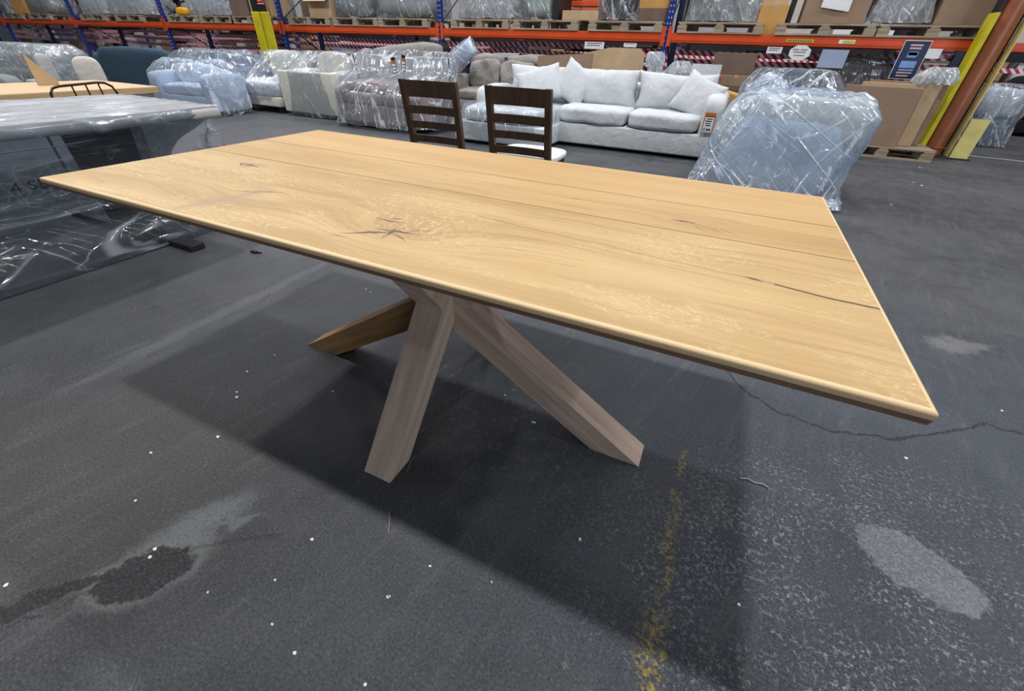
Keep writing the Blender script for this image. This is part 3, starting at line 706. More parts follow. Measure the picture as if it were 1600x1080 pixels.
def shell_chair(x, y, rz, w, h, mat, label):
    c = thing('upholstered_chair', label, 'chair', (x, y, 0), rz, 'small rounded chairs by the oak table')
    b = new(); soft(b, (0, .0, (h+.42)/2), (w, .09, h-.40), 4, 8); obj('backrest', b, mat, c, 70)
    b = new(); soft(b, (0, .24, .44), (w, .46, .1), 4, 8); obj('seat', b, mat, c, 70)
    for sx in (-1, 1):
        for yy in (.05, .42):
            b = new(); tube(b, [(sx*w*.42, yy, 0), (sx*w*.36, yy, .42)], .012, 6); obj('leg', b, BLACK, c, 60)
p = at(76, 112, x=-8.6); shell_chair(-8.6, p.y, PI/2+.2, .20, at(76, 87, x=-8.6).z+.0, GREYF, 'small grey chair with rounded back, left of two beyond the light oak table')
p = at(140, 112, x=-7.4); shell_chair(-7.4, p.y, PI/2-.5, .30, at(140, 92, x=-7.4).z, BEIGEF, 'beige chair with square rounded back, right of two beyond the light oak table')
sofa('low_sofa', 'plain grey green low sofa back behind the light oak table, at the left edge', 'sofa', -7.6, 1.3, PI/2, 1.3, .85, .42, .80, .2, .6, GREENF, 2, 2)

# ================================================================== FLOOR STOCK BEFORE THE RACKS
def bag_secs(W, D, H, fl=.06, top=.9):
    return [(.015, 0, D/2, W/2+fl, D/2+fl), (.18, 0, D/2, W/2+fl*.6, D/2+fl*.6), (H*.55, 0, D/2, W/2+.07, D/2+.07), (H*.85, 0, D/2, W/2+.06, D/2+.06), (H+.02, 0, D/2, W/2*top, D/2*top)]
c = sofa('wrapped_sofa', 'grey green sofa under crumpled plastic, far back at the left edge', 'sofa', -12.9, 3.6, .35, 2.4, 1.0, .42, .80, .22, .62, GREENF, 2, 2)
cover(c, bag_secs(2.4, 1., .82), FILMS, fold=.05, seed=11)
c = sofa('blue_sofa', 'dark slate blue sofa seen from behind, beyond the rounded chairs', 'sofa', -11.45, 6.3, PI+.03, 3.0, 1.0, .42, .86, .25, .72, NAVYF, 3, 0)
c = sofa('wrapped_sofa', 'steel blue sofa in crumpled clear plastic, right of the dark blue sofa', 'sofa', -8.7, 4.95, .03, 1.9, .90, .42, .80, .22, .62, STEELF, 2, 2)
cover(c, bag_secs(1.9, .90, .82, .08), FILM, fold=.07, seed=12, wob=.06, kf=6)
c = sofa('wrapped_armchair', 'pale blue armchair in a shiny plastic bag, beside the white daybed', 'armchair', -7.75, 3.92, .1, 1.35, .74, .42, .66, .2, .58, PBLUEF, 1, 1)
cover(c, bag_secs(1.35, .74, .72, .05), FILM, fold=.07, seed=13, wob=.06, kf=6)
# daybed
db = thing('daybed', 'white daybed with mattress and slab base, partly in plastic, left of the cream armchair', 'daybed', (-7.12, 4.84, 0))
b = new(); span(b, -.5, .5, 0, 1.0, .10, .25, .02, 3); obj('base', b, BEIGEF, db, 50)
b = new(); soft(b, (0, .5, .36), (1.0, 1.0, .26), 6, 10, .02); obj('mattress', b, WHITEF, db, 70)
b = new(); soft(b, (.0, .88, .66), (.95, .26, .48), 4, 10, .02); obj('back_cushion', b, CREAMF, db, 70)
for sx in (-1, 1):
    for yy in (.1, .9):
        b = new(); box(b, (sx*.42, yy, .05), (.08, .08, .1)); obj('leg', b, BLACK, db)
cover(db, [(.26, 0, .5, .53, .53), (.40, 0, .5, .53, .53), (.55, .0, .6, .52, .44), (.80, .0, .80, .50, .24), (.90, .0, .86, .47, .17)], FILMC, fold=.03, seed=14, wob=.02)
# cream armchair seen from its side
c = sofa('wrapped_armchair', 'cream boxy armchair in thin clear plastic, right of the daybed', 'armchair', -5.86, 4.88, .02, 1.22, 1.0, .40, .88, .26, .66, CREAMF, 1, 1, leg_h=.05, crum=.004)
b = new(); box(b, (-.02, .02, .36), (1.23, .10, .62), .03, None, 3); obj('front_panel', b, CREAMF, c, 60)
cover(c, [(.015, 0, .5, .70, .56), (.18, 0, .5, .69, .55), (.45, 0, .5, .68, .54), (.66, 0, .5, .675, .53), (.72, 0, .56, .67, .46), (.86, .02, .66, .63, .30), (.92, .02, .7, .60, .25)], FILMC, fold=.022, seed=15)
# loveseat in a bag with two tags
c = sofa('wrapped_loveseat', 'mauve grey loveseat in loose clear plastic with two tags on its back', 'sofa', -4.13, 4.57, .05, 1.62, .95, .46, .93, .10, .55, MAUVEF, 2, 0, leg_h=.07)
b = new(); box(b, (0, .76, .71), (1.64, .12, .46), .02, Matrix.Rotation(-.08, 4, 'X'), 3); obj('back_panel', b, GREYF, c, 60)
b = new(); soft(b, (0, .40, .56), (1.5, .6, .12), 5, 10, .015, seed=3); obj('folded_throw', b, MAUVEF, c, 70)
cover(c, [(.05, 0, .42, .92, .56), (.12, 0, .42, .90, .54), (.3, 0, .45, .885, .50), (.48, 0, .48, .88, .50), (.60, 0, .55, .88, .45), (.75, 0, .74, .88, .25), (.93, 0, .80, .87, .19), (.975, 0, .82, .82, .12)], FILM, fold=.045, seed=16, m=30, n=120, wob=.03)
b = new()
tube(b, [(-.86, .70, .52), (-.90, .66, .93)], .008, 6); tube(b, [(.86, .66, .52), (.87, .62, .93)], .008, 6); obj('corner_binding', b, BLACK, c)
for k, (dx, dz, r) in enumerate(((.02, .0, -.08), (.20, .035, .14))):
    p = thing('swing_tag', ('left' if k == 0 else 'right')+' black and orange swing tag on the bagged mauve loveseat back', 'tag', (-4.13+dx+.02, 4.97, .82+dz), .05)
    p.rotation_euler = (0, r*.9, .05)
    b = new(); span(b, -.035, .035, -.004, 0, -.10, .10); obj('card', b, BLACK, p)
    b = new(); span(b, -.035, .035, -.006, -.0045, .03, .062); obj('orange_band', b, TAGO, p)
    b = new(); rects(b, [(-.028, .028, -.012, .022), (-.028, .028, -.05, -.022), (-.028, .028, -.09, -.06)], -.0045); obj('price_panel', b, WHITE, p)
# goods behind the loveseat
o = tag(obj('bolster', (lambda b: (soft(b, (0, 0, 0), (1.55, .3, .28), 3.5, 10, .02), b)[1])(new()), TAUPEF, None, 70), 'long grey upholstered bolster lying behind the mauve loveseat', 'bolster')
o.location = (-4.62, 5.9, .93); o.rotation_euler = (0, -.10, .02)
c = thing('storage_crate', 'stacked dark crate under the grey bolster behind the loveseat', 'crate', (-4.6, 5.95, 0))
b = new(); span(b, -.55, .50, -.3, .3, 0, .78, .01); obj('body', b, CARD4, c)
b = new(); tube(b, [(-.55, -.31, .6), (.5, -.31, .6)], .012); obj('strap', b, BLACK, c)
o = tag(obj('folded_blanket', (lambda b: (soft(b, (0, 0, 0), (.95, .35, .18), 3, 10, .05), b)[1])(new()), BLACKF, None, 70), 'black folded blanket heaped behind the grey bolster', 'blanket')
o.location = (-4.55, 6.5, 1.02)
c = thing('crate', 'plain dark carton supporting the black blanket', 'crate', (-4.55, 6.62, 0))
b = new(); span(b, -.5, .5, -.22, .22, 0, .93, .01); obj('body', b, CARD4, c)
b = new(); span(b, -.5, .5, -.225, .225, .8, .93, .01); obj('lid', b, CARD, c)
c = sofa('recliner_sofa', 'taupe grey recliner sofa with puffy headrests, behind the left dark chair', 'sofa', -3.15, 6.15, .06, 1.75, .95, .48, .86, .26, .66, TAUPEF, 2, 2, crum=.03)
for k in (-1, 1):
    b = new(); soft(b, (k*.33, .82, .90), (.60, .22, .17), 3, 9, .02, seed=k); obj('headrest', b, TAUPEF, c, 70)
o = pillow(at(718, 90, y=6.35).x, 6.35, at(718, 90, y=6.35).z, .66, .24, .2, .1, 0, PBLUEF, 'pale blue cushion in clear plastic, tilted up on the left of the recliner', 4, -.62, name='wrapped_cushion')
b = new(); soft(b, (0, 0, 0), (.70, .24, .28), 4, 8, .015, seed=9); obj('plastic_sleeve', b, FILMC, o, 70)
# flattened cartons leaning behind the white sofa
def sheet(name, x0, z0, x1, z1, y, top, label, mat, tilt=.16, zb=.02):
    """upright board: top outline given as (x,z) list"""
    b = new(); prof = [(x0, zb), (x1, zb)]+top
    prism(b, prof, 0, .02, 'y')
    o = obj(name, b, mat); o.location = (0, y, 0); o.rotation_euler[0] = -tilt
    return tag(o, label, 'cardboard')
sheet('cardboard_sheet', -2.35, 0, -1.45, 0, 6.35, [(-1.45, 1.06), (-2.35, 1.0)], 'grey brown flat cardboard sheet leaning behind the white sofa, left of the tan one', CARD, .05)
sheet('cardboard_sheet', -2.2, 0, -.70, 0, 6.55, [(-.72, 1.08), (-.80, 1.14), (-1.25, 1.14), (-1.6, 1.07), (-1.95, .98), (-2.2, .95)], 'wide tan cardboard sheet with curved top, leaning behind the middle of the white sofa', CARD2, .06)
c = tag(obj('plastic_bundle', (lambda b: (shell(b, [(.02, 0, 0, .12, .12), (.5, 0, 0, .13, .12), (.8, 0, 0, .1, .1), (.9, .0, 0, .06, .06), (1.0, -.03, 0, .10, .1), (1.08, -.03, 0, .09, .08)], 60, 24, .05, 21), b)[1])(new()), FILMS, None, 60), 'twisted clear plastic bundle standing at the right end of the tan cardboard', 'plastic')
c.location = (-.50, 6.42, 0)
c = tag(obj('plastic_heap', (lambda b: (shell(b, [(.02, 0, 0, .26, .2), (.5, 0, 0, .26, .2), (.85, 0, 0, .2, .15), (.98, .02, 0, .1, .08)], 60, 20, .06, 22), b)[1])(new()), FILMS, None, 60), 'heap of crumpled clear plastic before the blue rack post', 'plastic')
c.location = (-.22, 6.9, 0)
# boxes right of the sofa
def carton(x0, x1, y0, y1, z0, z1, mat, label, rz=0, flaps=False, tape=True, group=None, name='cardboard_box'):
    cx, cy = (x0+x1)/2, (y0+y1)/2; w, d, h = x1-x0, y1-y0, z1-z0
    c = thing(name, label, 'box', (cx, cy, z0), rz, group)
    b = new(); span(b, -w/2, w/2, -d/2, d/2, 0, h, .006); bd = obj('body', b, mat, c)
    if tape:
        b = new(); span(b, -.025, .025, -d/2-.001, d/2+.001, h*.75, h+.001); obj('packing_tape', b, CARD2 if mat is not CARD2 else CARD, bd)
    if flaps:
        b = new()
        box(b, (0, -d/2-.07, h-.02), (w, .16, .006), 0, Matrix.Rotation(.5, 4, 'X')); box(b, (0, d/2+.06, h+.03), (w, .16, .006), 0, Matrix.Rotation(.6, 4, 'X'))
        obj('flap', b, mat, c)
    return c
carton(.33, .92, 6.5, 7.0, 0, .74, CARD4, 'brown carton at the bottom behind the right arm of the white sofa', tape=False)
fc = carton(.34, .88, 6.5, 7.0, .742, .875, CARD, 'flat tan carton with red mark, under the dark brown box')
carton(.26, .80, 6.52, 7.0, .877, 1.125, CARD4, 'dark brown carton on top of the flat tan one, below the beam', tape=False)
for xx in (-.23, -.20): b = new(); span(b, xx, xx+.02, -.253, -.251, .05, .10); obj('red_bar', b, RED, fc)
sheet('folded_board', .02, 0, .42, 0, 6.2, [(.40, .99), (.02, .99)], 'pale grey foam board standing behind the last white sofa cushion', WHITEF, .03)
c = tag(obj('brown_paper_roll', (lambda b: (box(b, (0, 0, .34), (.34, .3, .68), .02, Matrix.Rotation(.2, 4, 'Y')), b)[1])(new()), CARD3), 'ochre carton tilted between the white sofa arm and the slate sofa', 'box')
c.location = (at(1140, 160, y=6.25).x, 6.25, 0)
c = sofa('wrapped_sofa', 'slate blue sofa standing in clear plastic, behind the milky bagged armchair', 'sofa', 1.24, 6.05, PI, .92, .8, .42, .93, .12, .72, NAVYF, 1, 1)
cover(c, bag_secs(.92, .8, .95, .04, .86), FILM, fold=.05, seed=31)
c = sofa('wrapped_armchair', 'taupe armchair in dusty plastic, right of the slate blue sofa', 'armchair', (at(1285, 100, y=7.95).x+at(1400, 100, y=7.95).x)/2, 7.95, 0, .86, .7, .55, 1.08, .14, .80, TAUPEF, 1, 1)
cover(c, bag_secs(.86, .7, 1.10, .03, .8), FILMT, fold=.06, seed=32, wob=.05)
# big flat cartons on a pallet by the column
def pallet(x, y, z, label, w=1.2, d=1.0, rz=0, group='pallets carrying goods on the rack beam'):
    p = thing('pallet', label, 'pallet', (x, y, z), rz, group)
    b = new()
    for k in range(7): yy = -d/2+.05+k*(d-.1)/6; span(b, -w/2, w/2, yy-.045, yy+.045, .122, .144)
    obj('deck_boards', b, PALLET, p)
    b = new()
    for yy in (-d/2+.05, 0, d/2-.05): span(b, -w/2, w/2, yy-.05, yy+.05, 0, .022)
    obj('bottom_boards', b, PALLET, p)
    b = new()
    for xx in (-w/2+.07, 0, w/2-.07):
        for yy in (-d/2+.05, 0, d/2-.05): span(b, xx-.07, xx+.07, yy-.05, yy+.05, .022, .10)
        span(b, xx-.05, xx+.05, -d/2, d/2, .10, .122)
    obj('blocks', b, PALLET, p)
    return p
pallet(2.72, 7.15, 0, 'grey wooden pallet on the floor by the terracotta column, under flat cartons', 1.15, .8, 0, None)
def lean_carton(x0, x1, y, z0, h, th, label, tilt, mat):
    c = thing('flat_carton', label, 'box', (0, y, z0)); c.rotation_euler[0] = -tilt
    b = new(); span(b, x0, x1, 0, th, 0, h, .006); obj('body', b, mat, c)
    b = new(); span(b, x1+.001, x1+.004, .01, th-.01, .05, h-.05); obj('end_flap', b, CARD4, c)
    return c
lean_carton(2.0, 2.84, 6.78, .147, .68, .10, 'large flat brown carton standing on the floor pallet, front one', .03, CARD)
lean_carton(2.2, 3.05, 6.95, .147, .72, .09, 'flat brown carton behind the front one on the floor pallet', .03, CARD2)
lean_carton(2.3, 3.16, 7.10, .147, .74, .09, 'rearmost flat brown carton on the floor pallet', .03, CARD)
c = tag(obj('plastic_heap', (lambda b: (shell(b, [(.9, 0, 0, .16, .14), (.98, .02, 0, .18, .14), (1.06, .05, 0, .12, .1)], 60, 14, .07, 41), b)[1])(new()), FILMS, None, 60), 'crumpled clear plastic heaped on the flat cartons beside the column', 'plastic')
c.location = (2.95, 7.12, -.03)
# ---- column with yellow guards
col_ = thing('pipe_column', 'round terracotta pipe column running up between yellow guard plates, at the right', 'column', (3.50, 7.58, 0))
b = new(); tube(b, [(0, 0, 0), (0, 0, 5)], .125, 32); obj('pipe', b, RUST, col_, 60)
b = new(); tube(b, [(0, 0, .0), (0, 0, .10)], .128, 32); tube(b, [(0, 0, .10), (0, 0, .118)], .14, 32); obj('collar', b, RUST, col_, 60)
b = new(); span(b, .13, .150, .0, .12, 0, 5); obj('steel_web', b, STEEL, col_)
b = new(); span(b, -.155, -.13, -.10, .12, 0, 5); obj('steel_web', b, STEEL, col_)
b = new(); span(b, -.215, -.16, -.22, .0, 0, 1.62, .004); o = obj('guard_plate', b, YELLOW, col_); o['label'] = 'yellow guard plate left of the pipe'
b = new(); span(b, .155, .170, -.15, .0, 0, 1.9, .002); obj('guard_plate', b, YELLOWP, col_)
b = new(); span(b, .14, .34, -.30, -.285, .02, .50, .002); o = obj('kick_plate', b, YELLOWP, col_); o['label'] = 'pale yellow board at the foot of the column'
b = new(); prism(b, [(-.30, 0), (.38, 0), (.38, .015), (-.30, .015)], -.32, .3, 'y'); obj('base_plate', b, STEEL, col_)
# ---- yellow wrapped column on the left
yc = thing('steel_column', 'dark steel column with two yellow guard panels and red notice, left of the loveseat', 'column', (at(404.5, 18, y=7.07).x, 7.1, 0))
b = new(); span(b, -.24, .08, .002, .12, 0, 5, .006); obj('column_body', b, STEEL, yc)
for x0, x1 in ((-.27, -.02), (.01, .28)):
    b = new(); span(b, x0, x1, -.03, .0, 0, 1.56, .012); obj('guard_panel', b, YELLOW, yc)
b = new(); span(b, -.0, .20, -.012, -.001, 1.70, 1.95); o = obj('notice', b, RED, yc); o['label'] = 'red notice with white border'
b = new(); rects(b, [(-.01, .21, 1.69, 1.70), (-.01, .21, 1.95, 1.96), (.03, .17, 1.80, 1.82), (.03, .15, 1.75, 1.76)], -.013); obj('notice_border', b, WHITE, yc)

# ================================================================== RACKING
RY, RD, BAY, RX = 7.75, 1.10, 4.42, 3.86
def rack(name, label, y0, xs, beams, top=3.2, front=True, bm=ORANGE, um=BLUE, hi=None):
    r = thing(name, label, 'rack')
    for x in xs:
        for yy, m in ((y0, um), (y0+RD, BLUED)):
            b = new()
            span(b, x-.05, x+.05, yy-.0, yy+.07, 0, top)
            nf = len(b.faces)
            if yy == y0 and front:
                for q in range(int(top/.075)):
                    for dx in (-.022, .022): span(b, x+dx-.007, x+dx+.007, yy-.0012, yy, .05+q*.075, .075+q*.075)
            o = obj('upright_post', b, [m, SLOT], r)
            for f in o.data.polygons[6:]: f.material_index = 1
        b = new()
        z = .15; k = 0
        while z < top-.7:
            a, c2 = (y0+.05, y0+RD+.02); 
            if k % 2: a, c2 = c2, a
            tube(b, [(x, a, z), (x, c2, z+.65)], .014, 6); z += .65; k += 1
        obj('diagonal_brace', b, BLUED, r)
        b = new(); 
        for yy in (y0, y0+RD): span(b, x-.08, x+.08, yy-.03, yy+.10, 0, .012)
        obj('foot_plate', b, BLUED, r)
    for x, x2 in zip(xs, xs[1:]):
        for z in beams:
            for yy, s in ((y0-.012, 1), (y0+RD+.07-.03, 0)):
                b = new(); X0, X1 = min(x, x2)+.052, max(x, x2)-.052
                span(b, X0, X1, yy, yy+.042, z, z+.125, .004); span(b, X0, X1, yy-.006, yy, z+.03, z+.095)
                bo = obj('beam', b, bm, r)
                if s:
                    for xx in (X0, X1): b = new(); span(b, xx-.03, xx+.03, yy-.014, yy-.002, z-.05, z+.21); obj('beam_connector', b, bm, bo)
    return r
xs = [3.60]+[at(1041, 58, y=RY).x-BAY*k for k in range(7)]
ZB = 1.24
rack('pallet_rack', 'long pallet rack with blue posts and orange beams across the whole background', RY, xs, [ZB, 3.0], 3.6)
# perforated look of the near posts
for x in xs[:5]:
    pass
TOPZ = ZB+.127
names = ['far left', 'second from the far left', 'third from left', 'left of the yellow column', 'behind the yellow column', 'left of the mid blue post']
PL = []
spots = [(-21.9, 'far left end of the beam'), (-20.2, 'beside the far left one'), (-17.2, 'under the silvery bale, far left'), (-15.4, 'under the long silvery bale'), (-13.02, 'under the yellow tool'),
         (-11.7, 'under the wrapped bale left of the yellow column'), (-10.5, 'behind the yellow guard panels'), (-8.55, 'under the open tan carton'), (-7.2, 'under the grey sack'), (-5.95, 'left of the middle blue post'),
         (-4.15, 'just right of the middle blue post'), (-2.8, 'under the sage green bale'), (-1.35, 'left of the right hand blue post'), (.15, 'under the dark grey wrapped furniture'), (1.58, 'under the carton with white paper'), (2.86, 'at the right end by the column')]
for x, w in spots:
    pallet(x, RY+.52, TOPZ, 'weathered wooden pallet on the orange beam, '+w, 1.26, 1.1)
LZ = TOPZ+.146
def bale(x0, x1, h, mat, filmm, label, y=7.83, d=.85, seed=0, e=5., name='wrapped_bale', fold=.03):
    w = x1-x0; c = thing(name, label, 'bale', ((x0+x1)/2, y, LZ))
    b = new(); soft(b, (0, d/2, h/2+.025), (w-.08, d-.06, h-.07), e, 10, .02, seed=seed); obj('contents', b, mat, c, 70)
    cover(c, [(.018, 0, d/2, w/2, d/2), (h*.3, 0, d/2, w/2*.99, d/2), (h*.7, 0, d/2, w/2*.97, d/2*.97), (h, 0, d/2, w/2*.9, d/2*.9)], filmm, 'plastic_wrap', fold=fold, seed=seed, m=18, e=6.)
    return c
def crt(x0, x1, h, mat, label, y=7.85, d=.7, z=None, **k): return carton(x0, x1, y, y+d, z or LZ, (z or LZ)+h, mat, label, **k)
bale(-22.45, -21.95, .7, DGREYF, FILMS, 'dark bale in plastic at the far left end of the rack', seed=51)
crt(-21.9, -21.1, .7, CARD3, 'ochre carton between bales at the far left of the rack')
bale(-21.0, -19.5, .8, BEIGEF, FILMT, 'beige sack like bale right of the ochre carton on the rack', seed=52)
bale(-17.95, -16.6, .8, WHITEF, FILMS, 'silvery crumpled bale at the far left, left half', seed=53)
bale(-16.5, -14.5, .9, WHITEF, FILMS, 'long silvery crumpled bale left of the yellow tool', seed=54)
bale(-13.65, -12.75, .6, GREYF, FILMS, 'pale wrapped bale behind the yellow tool', y=8.15, seed=55, d=.6)
tl = thing('strapping_tool', 'yellow hand tool with black hose on a rack pallet', 'tool', (-13.35, 7.95, LZ))
b = new(); soft(b, (.1, 0, .09), (.42, .2, .17), 3, 6); obj('housing', b, plain('orange_yellow_plastic', (.75, .36, .01), .4), tl, 70)
b = new(); tube(b, [(-.5, 0, .2), (-.3, 0, .06), (0, 0, .16), (.1, 0, .28), (.3, 0, .3)], .025, 8); obj('hose', b, BLACK, tl, 60)
bale(-12.55, -11.3, .8, WHITEF, FILMS, 'clear wrapped white bale left of the brown board, by the yellow column', seed=56)
crt(-11.2, -10.6, .75, CARD4, 'dark brown carton left of the yellow column on the rack')
crt(-10.5, -10.2, .9, CARD2, 'narrow pale upright board behind the yellow column', d=.4, tape=False)
crt(-9.85, -9.58, .9, CARD2, 'narrow tan upright board right of the yellow column', d=.4, tape=False)
crt(-9.1, -8.75, .7, CARD4, 'tall brown carton right of the blue post, in shade', y=8.1)
crt(-8.6, -7.95, .33, CARD2, 'tan carton with open flaps beside the grey sack', flaps=True, d=.6)
crt(-8.75, -8.2, .28, CARD2, 'tan carton lying on the open tan carton', y=8.0, z=LZ+.40, d=.5)
bale(-7.85, -6.95, .85, GREYF, FILMT, 'upright grey sack gathered in folds on the rack', seed=57, fold=.06, name='grey_sack')
bale(-6.72, -5.30, .65, GREYF, FILMC, 'clear wrapped grey bundle left of the middle blue post', seed=58, fold=.05)
bale(-4.72, -3.50, .62, GREYF, FILMS, 'smooth silver grey wrapped bundle right of the middle blue post', seed=59, fold=.025)
bale(-3.30, -2.72, .55, GREENG, FILMC, 'sage green wrapped pouffe on the rack', seed=60, fold=.015)
crt(-2.70, -2.60, .5, BLACK, 'narrow black carton beside the sage green pouffe', tape=False)
crt(-2.52, -1.86, .14, CARD2, 'shallow tan tray carton on the rack pallet', tape=False)
sr = thing('plastic_crate_stack', 'orange slatted plastic crates behind the shallow tan tray', 'crate', (-2.3, 8.72, LZ))
for k in range(5):
    b = new(); span(b, -.40, .40, 0, .3, .02+k*.12, .10+k*.12, .005); obj('crate', b, ORANGE, sr)
bale(-1.88, -1.26, .55, BLACKF, FILM, 'black round cushion inside clear plastic bag on the rack', seed=61, e=2.6, fold=.05, name='wrapped_cushion')
crt(-1.18, -.74, .17, CARD4, 'small brown carton under the ochre one, left of the right blue post', tape=False, y=7.9)
crt(-1.2, -.74, .4, CARD3, 'ochre carton beside the right blue post', z=LZ+.175, y=7.95, tape=False)
bale(-.40, .66, .7, DGREYF, FILMS, 'dark grey furniture in shiny plastic, right of the right blue post', seed=62, fold=.04, name='wrapped_furniture')
crt(.66, 1.04, .36, CARD3, 'ochre carton on its own beside the dark wrapped furniture', y=7.83, d=.5, z=TOPZ+.002)
crt(.66, 1.0, .26, CARD2, 'small carton on top of the lone ochre carton', y=7.9, d=.4, z=TOPZ+.365, tape=False)
crt(1.06, 1.12, .45, BLACK, 'thin dark panel right of the lone ochre carton', d=.4, tape=False, y=7.9)
crt(1.24, 2.04, .75, CARD, 'big brown carton with white paper sheet on the rack, right side', y=7.83)
b = new(); t = bmesh.new(); bmesh.ops.create_grid(t, x_segments=8, y_segments=8, size=.5)
for v in t.verts: v.co = Vector((v.co.x*.36, -.004-.01*mn.noise(Vector((v.co.x*6, v.co.y*6, 0))), v.co.y*.36-.05*v.co.x))
join(b, t); o = tag(obj('paper_sheet', b, WHITE, None, 60), 'crumpled white paper taped to the big brown rack carton', 'paper'); o.location = (1.62, 7.812, LZ+.34)
bale(2.08, 2.78, .75, GREYF, FILMS, 'clear wrapped grey bale between two big brown cartons, right side', seed=63, fold=.05)
crt(2.84, 3.50, .75, CARD, 'big brown carton at the right end of the rack, by the column', y=7.83)
# small goods inside the pallet gaps, beam labels, hanging notices
b = new(); span(b, 1.14, 1.50, RY-.022, RY-.0195, ZB+.045, ZB+.083); ll = tag(obj('load_label', b, LABELY), 'long yellow load label on the orange beam', 'label')
b = new(); rects(b, [(1.16+.033*k, 1.182+.033*k, ZB+.052, ZB+.076) for k in range(10)], RY-.0222); obj('label_print', b, CARD4, ll)
b = new(); span(b, 1.82, 2.02, RY-.022, RY-.0195, ZB+.042, ZB+.088); ll = tag(obj('inspection_label', b, WHITE), 'small white and yellow label on the orange beam, right of the long one', 'label')
b = new(); span(b, 1.87, 2.01, RY-.0235, RY-.0222, ZB+.05, ZB+.08); obj('yellow_field', b, LABELY, ll)
def hang(px0, py0, px1, py1, mat, label, y=RY-.03, name='hanging_card', lines=0):
    A, B = at(px0, py0, y=y), at(px1, py1, y=y)
    c = thing(name, label, 'card', ((A.x+B.x)/2, y, (A.z+B.z)/2)); w, h = abs(B.x-A.x), abs(A.z-B.z)
    b = new(); span(b, -w/2, w/2, 0, .003, -h/2, h/2); obj('sheet', b, mat, c)
    if lines:
        b = new(); rects(b, [(-w*.38, w*(.38-.1*(k % 2)), h*(.3-k*.6/lines)-h*.05, h*(.3-k*.6/lines)+h*.05) for k in range(lines)], -.0003); obj('printed_lines', b, STEEL, c)
hang(914, 65, 943, 77, WHITE, 'white card hanging under the beam above the tan cardboard, left one', lines=2)
hang(975, 67, 994, 74, WHITE, 'small white card hanging under the beam above the tan cardboard, right one', lines=1)
hang(1200, 73, 1220, 84, WHITE, 'white card with two dark lines hanging under the beam by the dark box', lines=2)
A, B = at(1233, 72, y=RY-.03), at(1266, 93, y=RY-.03)
hx = thing('octagonal_sign', 'white octagonal sign hanging below the yellow beam label', 'sign', ((A.x+B.x)/2, RY-.03, (A.z+B.z)/2))
b = new(); prism(b, [(.15*math.cos(PI/8+k*PI/4), .10*math.sin(PI/8+k*PI/4)) for k in range(8)], 0, .004, 'y'); obj('sheet', b, WHITE, hx)
b = new(); rects(b, [(-.10, -.02, .03, .045), (.0, .09, .03, .045), (-.09, .08, .0, .014), (-.07, .07, -.04, -.026)], -.0003); obj('printed_lines', b, MAUVEF, hx)
hang(1286, 77, 1316, 107, LILAC, 'plain lilac grey sheet hanging under the beam left of the navy poster', name='plastic_sheet')
hang(1452, 76, 1466, 92, WHITE, 'pale card hanging just right of the navy poster')
A = at(1415.6, 62.6, y=RY-.026); B = at(1459, 62.6, y=RY-.026); C_ = at(1389, 122.8, y=RY-.026)
ps = thing('poster', 'navy blue poster with white border hung from the rack beam, beside the column', 'sign', ((A.x+B.x)/2, RY-.026, (A.z+C_.z)/2))
pw, ph = B.x-A.x, A.z-C_.z
b = new(); span(b, -pw/2, pw/2, 0, .004, -ph/2, ph/2); obj('border', b, WHITE, ps)
b = new(); span(b, -pw/2+.008, pw/2-.008, -.002, -.0005, -ph/2+.008, ph/2-.008); pf = obj('printed_field', b, SIGNB, ps)
b = new(); rects(b, [(-.07, .07, .16, .18), (-.065, .065, .125, .145), (-.09, .09, -.155, -.14), (-.08, .06, -.19, -.175)], -.0022); obj('pink_lines', b, PINKI, pf)
b = new(); rects(b, [(-.06, .05, .03, .09), (-.05, .06, .055, .10), (-.09, .09, -.09, -.01), (-.08, .09, -.125, -.105)], -.0022); obj('blue_print', b, SIGNL, pf)

# ---- things beyond the rack
xs2 = [8.0-BAY*k for k in range(11)]
rack('pallet_rack', 'second pallet rack row farther back, seen under the orange beam', 12.2, xs2, [1.32, 2.9], 3.6)
cols = [(CARD, 3), (WHITE, 6), (PINKI, 3), (BEIGEF, 3), (BLACKF, 2), (CARD2, 2), (LILAC, 1), (CARD4, 3), (STEELF, 1)]
bag_ = [m for m, k in cols for _ in range(k)]
cn = {CARD: 'brown', WHITE: 'white', PINKI: 'pink', BEIGEF: 'beige', BLACKF: 'black', CARD2: 'tan', LILAC: 'lilac', CARD4: 'dark brown', STEELF: 'steel blue'}
x = 7.6; first = True
while x > -34:
    z = 0
    w = rnd.uniform(.45, .95)
    hit = [p for p in xs2 if x-w-.07 < p < x+.07]
    if hit:
        if x-hit[0]-.08 > .3: w = x-hit[0]-.08
        else: x = hit[0]-.08; continue
    for k in range(3):
        h = rnd.uniform(.32, .46); m = rnd.choice(bag_)
        b = new(); ww = w*rnd.uniform(.8, .98); span(b, -ww/2, ww/2, 0, rnd.uniform(.6, .9), 0, h-.004, .01)
        o = tag(obj('stock_box', b, m), cn[m]+' stock box stacked on the floor in the second rack row', 'box', cn[m]+' stock boxes in the second rack row')
        o.location = (x-w/2, 12.3+rnd.uniform(0, .15), z); z += h
    x -= w+rnd.choice((.03, .05, .12))
